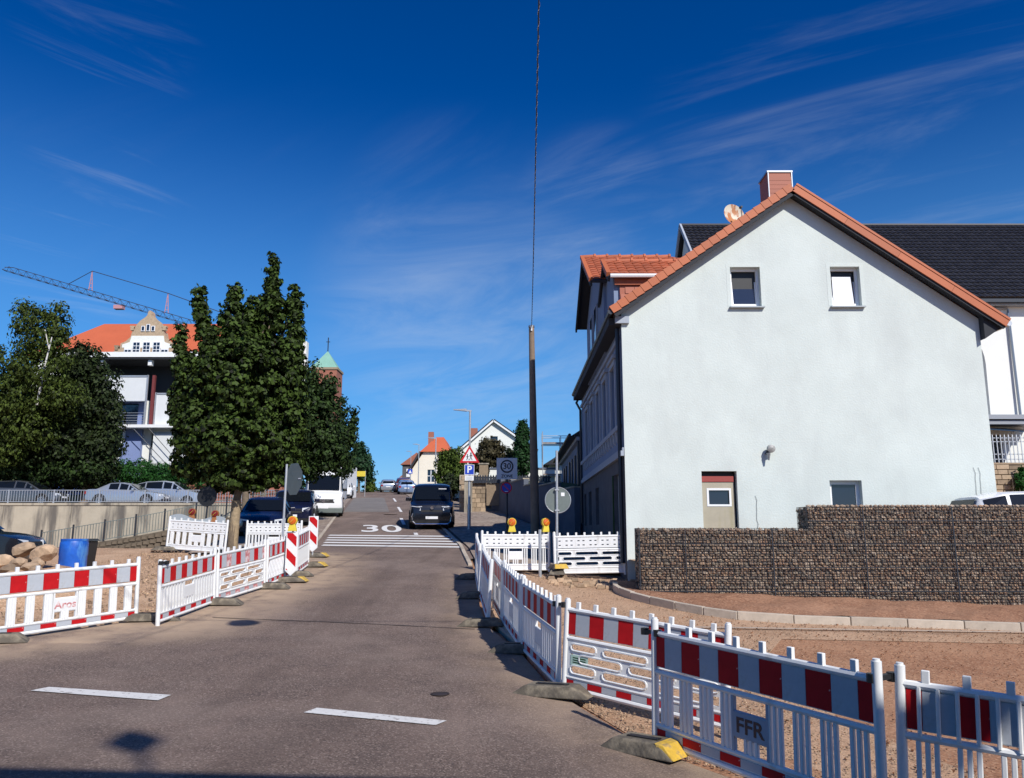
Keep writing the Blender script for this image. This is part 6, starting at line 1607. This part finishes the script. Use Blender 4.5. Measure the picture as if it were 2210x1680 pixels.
car('dark grey estate car parked at the left end of the terrace', -28.2, 50.6, R(92), 'hatch', 'paint_grey', 4.75, 1.84, 1.56, z=WT + .02)
car('dark car cut by the left picture edge behind the boulders', -11.85, 20.2, R(100), 'suv', 'paint_black', 4.4, 1.85, 1.62, z=.60)
car('white estate car with rear towards the house, roof showing over the gabion wall', 15.1, 19.0, R(90), 'suv', 'paint_white', 4.6, 1.5, 1.60, z=1.0)

# ------------------------------------------------------------------ foliage
def foliage(name, blobs, n, size, m, parent=None, seed=1, clump=.38, fill=.35, droop=.3, aspect=.62, per=26):
    """leaf blades gathered in clumps through ellipsoid volumes (cx, cy, cz, rx, ry, rz)."""
    rg = np.random.default_rng(seed)
    B = np.array(blobs, float); wgt = (B[:, 3] * B[:, 4] * B[:, 5]) ** (2 / 3); wgt /= wgt.sum()
    nc = max(1, n // per)
    bi = rg.choice(len(B), nc, p=wgt); d = rg.normal(size=(nc, 3)); d /= np.linalg.norm(d, axis=1)[:, None]
    rad = np.where(rg.random(nc) < fill, rg.random(nc) ** .5 * .85, .82 + .2 * rg.random(nc))
    C = B[bi, :3] + d * B[bi, 3:] * rad[:, None]
    cs = clump * (.6 + .7 * rg.random(nc))
    ci = np.repeat(np.arange(nc), per); k = len(ci)
    e = rg.normal(size=(k, 3)); e /= np.linalg.norm(e, axis=1)[:, None]
    P = C[ci] + e * (cs[ci] * rg.random(k) ** .4)[:, None] * np.array([1, 1, .75])
    nrm = e * .8 + d[ci] * .6 + rg.normal(size=(k, 3)) * .45 + np.array([0, 0, .35]); nrm /= np.linalg.norm(nrm, axis=1)[:, None]
    t = rg.normal(size=(k, 3)) + np.array([0, 0, -droop * 3]); t -= nrm * (t * nrm).sum(1)[:, None]; t /= np.linalg.norm(t, axis=1)[:, None] + 1e-9
    s_ = np.cross(nrm, t); sz = (size * (.6 + .7 * rg.random(k)))[:, None]
    V = np.empty((k, 4, 3)); V[:, 0] = P - t * sz * .5; V[:, 2] = P + t * sz * .55 - nrm * sz * .12
    V[:, 1] = P + s_ * sz * aspect * .5 - t * sz * .06 - nrm * sz * .05; V[:, 3] = P - s_ * sz * aspect * .5 - t * sz * .06 - nrm * sz * .05
    V = V.reshape(-1, 3); c = (V.min(0) + V.max(0)) / 2
    me = bpy.data.meshes.new(name); me.vertices.add(len(V)); me.vertices.foreach_set('co', (V - c).ravel())
    me.loops.add(k * 4); me.loops.foreach_set('vertex_index', np.arange(k * 4, dtype=np.int32)); me.polygons.add(k)
    me.polygons.foreach_set('loop_start', np.arange(0, k * 4, 4, dtype=np.int32)); me.update(calc_edges=True); me.validate()
    me.materials.append(MT[m]); o = bpy.data.objects.new(name, me); COL.objects.link(o); o.location = c; WL[o] = Vector(c)
    if parent: o.parent = parent; o.location = Vector(c) - WL[parent]
    return o
def limbs(parent, base, top, r, ends, bark, seed=1):
    rr = random.Random(seed); m = MB(); b, tp = Vector(base), Vector(top)
    pts = [b.lerp(tp, i / 5) + Vector((rr.uniform(-.04, .04), rr.uniform(-.04, .04), 0)) for i in range(6)]
    m.tube(pts, [r * 1.25, r * 1.02, r, r * .95, r * .8, r * .62], 12); m.build('trunk', bark, parent, smooth=True)
    for e in ends:
        e = Vector(e); s_ = pts[rr.choice((3, 4, 5))]; mid = s_.lerp(e, .5) + Vector((rr.uniform(-.2, .2), rr.uniform(-.2, .2), rr.uniform(-.1, .2)))
        m = MB(); m.tube([s_, mid, e], [r * .45, r * .3, r * .1], 7); m.build('limb', bark, parent, smooth=True)
# main tree by the road
def PXY(u, v, Y):
    a = (u - 1105) / 1720; b = (840 - v) / 1720; s_ = Y / (.98420 - b * .17708); return a * s_, EZ + (.17708 + b * .98420) * s_
TY = 25.8
def blobs_from(L, Y):
    """crown lobes given as centre and half sizes measured in the picture, with a depth about the tree's own distance."""
    out = []
    for (u, v, ru, rv, dy) in L:
        x, z = PXY(u, v, Y + dy); k = (Y + dy) / 1720; out.append((x, Y + dy, z, ru * k, ru * k * 1.0, rv * k))
    return out
tz = gz(-8.8, TY)
t = thing('street_tree', 'big dense broadleaf street tree with upright tufts and a pale lower trunk', 'tree', (-8.85, TY, tz))
main = blobs_from([(515, 960, 120, 75, 0), (450, 930, 75, 80, -.3), (590, 930, 72, 85, .3), (440, 830, 50, 80, 0), (520, 830, 105, 110, 0), (600, 810, 52, 95, .2), (505, 715, 36, 70, -.3), (553, 705, 36, 70, .4), (525, 760, 60, 60, 0),
                    (429, 645, 13, 46, -.2), (436, 690, 17, 40, -.2), (447, 735, 22, 45, -.2), (507, 645, 17, 38, 0), (587, 590, 13, 50, .2), (592, 640, 20, 45, .3), (594, 690, 34, 50, .3), (634, 660, 20, 48, .3), (638, 720, 19, 60, .3), (632, 780, 28, 60, .2), (388, 735, 13, 40, 0), (398, 790, 24, 45, 0), (398, 870, 33, 60, 0),
                    (420, 1000, 45, 40, -.2), (600, 1010, 60, 40, .4), (515, 1035, 75, 28, -.2), (630, 880, 35, 70, .2)], TY)
limbs(t, (-8.88, TY, tz - .1), (-8.75, TY, 4.6), .125, [(b[0], b[1], b[2]) for b in main[:18]], 'bark', 4)
m = MB(); m.tube([(-8.89, TY, tz - .05), (-8.86, TY, tz + .7), (-8.84, TY, tz + 1.52)], [.17, .152, .148], 14); m.build('trunk_guard', 'bark_light', t, smooth=True, label='pale matting wrapped round the lower trunk')
foliage('crown', [b for b in main if b[3] > .5], 84000, .145, 'leaf_maple', t, 11, clump=.20, fill=.38, droop=.35, aspect=.78, per=34)
foliage('crown', [b for b in main if b[3] <= .5], 16000, .135, 'leaf_maple', t, 12, clump=.15, fill=.5, droop=.35, aspect=.75, per=20)
# further street trees
def tree(label, L, Y, x, zb, lm, n, size, seed, bark='bark', r=.16, clump=.4, fill=.4, group='trees along the left of the street', name='street_tree', droop=.3, trunk_top=None, aspect=.62):
    t = thing(name, label, 'tree', (x, Y, zb)); t['group'] = group
    b = blobs_from(L, Y); ends = [q[:3] for q in b[:7]]
    limbs(t, (x, Y, zb - .1), (x, Y, trunk_top or (b[0][2])), r, ends, bark, seed)
    foliage('crown', b, n, size, lm, t, seed, clump=clump, fill=fill, droop=droop, aspect=aspect); return t
tree('dark street tree just behind the big one, above the white van', [(690, 930, 50, 80, 0), (665, 900, 40, 70, 0), (705, 990, 48, 40, 0), (672, 820, 17, 40, 0), (705, 850, 20, 44, 0), (715, 835, 11, 30, 0), (650, 1000, 40, 45, 0), (672, 860, 30, 45, 0)], 38, -12.6, 2.1, 'leaf_far', 14000, .19, 21, clump=.4)
tree('slimmer dark street tree with a crooked top tuft beyond the white van', [(735, 960, 32, 60, 0), (725, 1000, 38, 36, 0), (737, 885, 8, 32, 0), (762, 905, 7, 22, 0), (757, 935, 9, 26, 0), (710, 950, 30, 50, 0)], 46, -14.2, 2.9, 'leaf_far', 9000, .2, 22, clump=.38)
tree('dark conifer beyond the yellow banner', [(779, 1005, 24, 26, 0), (777, 985, 16, 24, 0), (776, 968, 8, 12, 0), (765, 1000, 14, 22, 0), (790, 1025, 14, 14, 0)], 92, -17.6, 6.1, 'leaf_conifer', 7000, .34, 23, clump=.6, group='trees along the left of the street', name='conifer')
# left group: birch, dark trees
LG = 'trees behind the left terrace'
tree('tall birch with white stem and thin yellowish green top at the left', [(85, 720, 50, 55, -6.4), (55, 690, 28, 40, -6.4), (125, 690, 26, 38, -6.4), (30, 780, 42, 40, -6.4), (95, 800, 60, 60, -6.4), (120, 740, 30, 50, -6.4), (60, 860, 70, 50, -6.4), (20, 900, 60, 50, -6.4), (140, 860, 45, 40, -6.4), (70, 930, 50, 40, -6.4), (15, 970, 40, 40, -6.4)], 56, -34.5, 3.3, 'leaf_birch', 24000, .20, 31, bark='bark', r=.11, clump=.5, fill=.3, group=LG, name='birch_tree', droop=.8, trunk_top=14.5)
m = MB(); yb_ = 48.7; x1_, z1_ = PXY(80, 875, yb_); x2_, z2_ = PXY(112, 728, yb_); m.tube([(x1_, yb_, z1_), ((x1_ + x2_) / 2, yb_ - .1, (z1_ + z2_) / 2), (x2_, yb_, z2_)], [.075, .06, .03], 8); x3_, z3_ = PXY(97, 712, yb_); xm, zm = PXY(106, 755, yb_); m.tube([(xm, yb_, zm), (x3_, yb_, z3_)], .03, 6)
bt = [o for o in bpy.data.objects if o.name.startswith('birch_tree') and o.type == 'EMPTY'][0]; m.build('limb', 'birch_bark', bt, smooth=True)
tree('large dark rounded tree behind the birch', [(170, 880, 80, 100, 0), (205, 850, 48, 70, 0), (180, 790, 45, 50, 0), (105, 900, 60, 70, 0), (150, 960, 100, 60, 0), (232, 900, 28, 55, 0), (90, 960, 90, 70, 0), (215, 960, 45, 40, 0), (120, 1025, 60, 36, 0), (205, 1020, 45, 38, 0)], 53, -28.2, 3.3, 'leaf_dark', 44000, .26, 32, clump=.6, fill=.45, group=LG, name='dark_tree', r=.25)
tree('dark bushy tree at the left picture edge', [(30, 960, 80, 80, 0), (10, 860, 60, 70, 0), (60, 1010, 70, 40, 0), (-40, 900, 70, 90, 0), (110, 1010, 60, 36, 0), (180, 1010, 60, 36, 0)], 52.5, -31.5, 3.3, 'leaf_far', 34000, .24, 33, clump=.55, group=LG, name='dark_tree')
h = foliage('hedge', blobs_from([(250, 1020, 40, 32, 0), (300, 1022, 40, 30, 0), (350, 1028, 40, 28, 0), (400, 1036, 40, 25, 0), (450, 1042, 40, 22, 0), (500, 1048, 40, 20, 0), (550, 1052, 40, 18, 0), (215, 1030, 30, 30, 0)], 56.8), 26000, .15, 'leaf_hedge', None, 41, clump=.35, fill=.3)
tag(h, 'bright green clipped hedge sloping down behind the silver cars', 'hedge')
# right group
RG = 'garden trees on the right'
tree('brownish garden shrub before the white gabled house', [(1058, 985, 30, 26, 0), (1040, 1000, 22, 24, 0), (1075, 965, 16, 16, 0), (1050, 960, 16, 14, 0), (1088, 1000, 18, 20, 0)], 54, -1.6, 4.8, 'leaf_brown', 6500, .2, 51, clump=.35, fill=.35, group=RG, name='garden_shrub', r=.08)
tree('yellow green garden shrub beside the orange roofed house', [(965, 1000, 22, 28, 0), (985, 990, 20, 26, 0), (955, 1025, 16, 18, 0), (990, 1020, 20, 24, 0)], 58, -4.4, 4.6, 'leaf_bush', 6500, .2, 52, clump=.35, group=RG, name='garden_shrub', r=.08)
tree('tall dark columnar thuja left of the wooden pole', [(1127, 960, 15, 50, 0), (1127, 925, 10, 20, 0), (1118, 980, 12, 34, 0), (1138, 970, 12, 46, 0), (1126, 1000, 18, 28, 0)], 50, .65, 4.5, 'leaf_thuja', 9000, .16, 53, clump=.22, fill=.25, group=RG, name='thuja_tree', r=.1, droop=-.4)
tree('dark shrub between the brown shrub and the thuja', [(1105, 985, 18, 20, 0), (1100, 1005, 16, 16, 0), (1010, 1040, 16, 30, 0), (975, 1045, 20, 26, 0)], 52.5, -.2, 4.7, 'leaf_dark', 4500, .2, 54, clump=.3, group=RG, name='garden_shrub', r=.07)
tree('small climbing plant on the stone wall at the right edge', [(2205, 1030, 10, 22, 0), (2212, 1050, 14, 18, 0), (2200, 1045, 7, 12, 0)], 31.2, 19.5, 1.5, 'leaf_hedge', 1200, .14, 55, clump=.18, group=RG, name='climbing_plant', r=.03)
tree('low pale shrub at the left kerb below the crest', [(800, 1045, 8, 18, 0), (797, 1055, 10, 10, 0)], 95, -17.1, 6.3, 'leaf_bush', 1500, .3, 56, clump=.4, group='trees along the left of the street', name='roadside_shrub', r=.05)
# far wood beyond the crest
fb = []
rg_ = random.Random(5)
for i in range(26): fb.append((-60 + i * 4.2, 215 + rg_.uniform(-6, 6), 10.5 + rg_.uniform(-1.2, 1.6), 4.5, 4.5, 4.5))
o = foliage('far_wood', fb, 12000, .9, 'leaf_conifer', None, 61, clump=1.4, fill=.3); o['kind'] = 'stuff'; o['label'] = 'dark far wood closing the road beyond the crest'; o['category'] = 'wood'
# crumbs of broken asphalt by the white barriers
rb = random.Random(9); m = MB()
for i in range(60):
    x, y = rb.uniform(.9, 3.0), rb.uniform(18.6, 20.2)
    s_ = rb.uniform(.03, .12); z = gz(x, y)
    m.hexa([(x - s_ + rb.uniform(-.03, .03), y - s_ * .7, z - .05), (x + s_, y - s_ * .6 + rb.uniform(-.03, .03), z - .05), (x + s_ * .9, y + s_, z - .05), (x - s_, y + s_ * .8, z - .05), (x - s_ * .7, y - s_ * .5, z + s_ * .3), (x + s_ * .7, y - s_ * .4, z + s_ * .4), (x + s_ * .6, y + s_ * .6, z + s_ * .3), (x - s_ * .6, y + s_ * .6, z + s_ * .4)])
o = m.build('rubble', 'sandstone', bevel=.008); o['kind'] = 'stuff'; o['label'] = 'loose lumps of rubble below the slotted white barrier'; o['category'] = 'rubble'
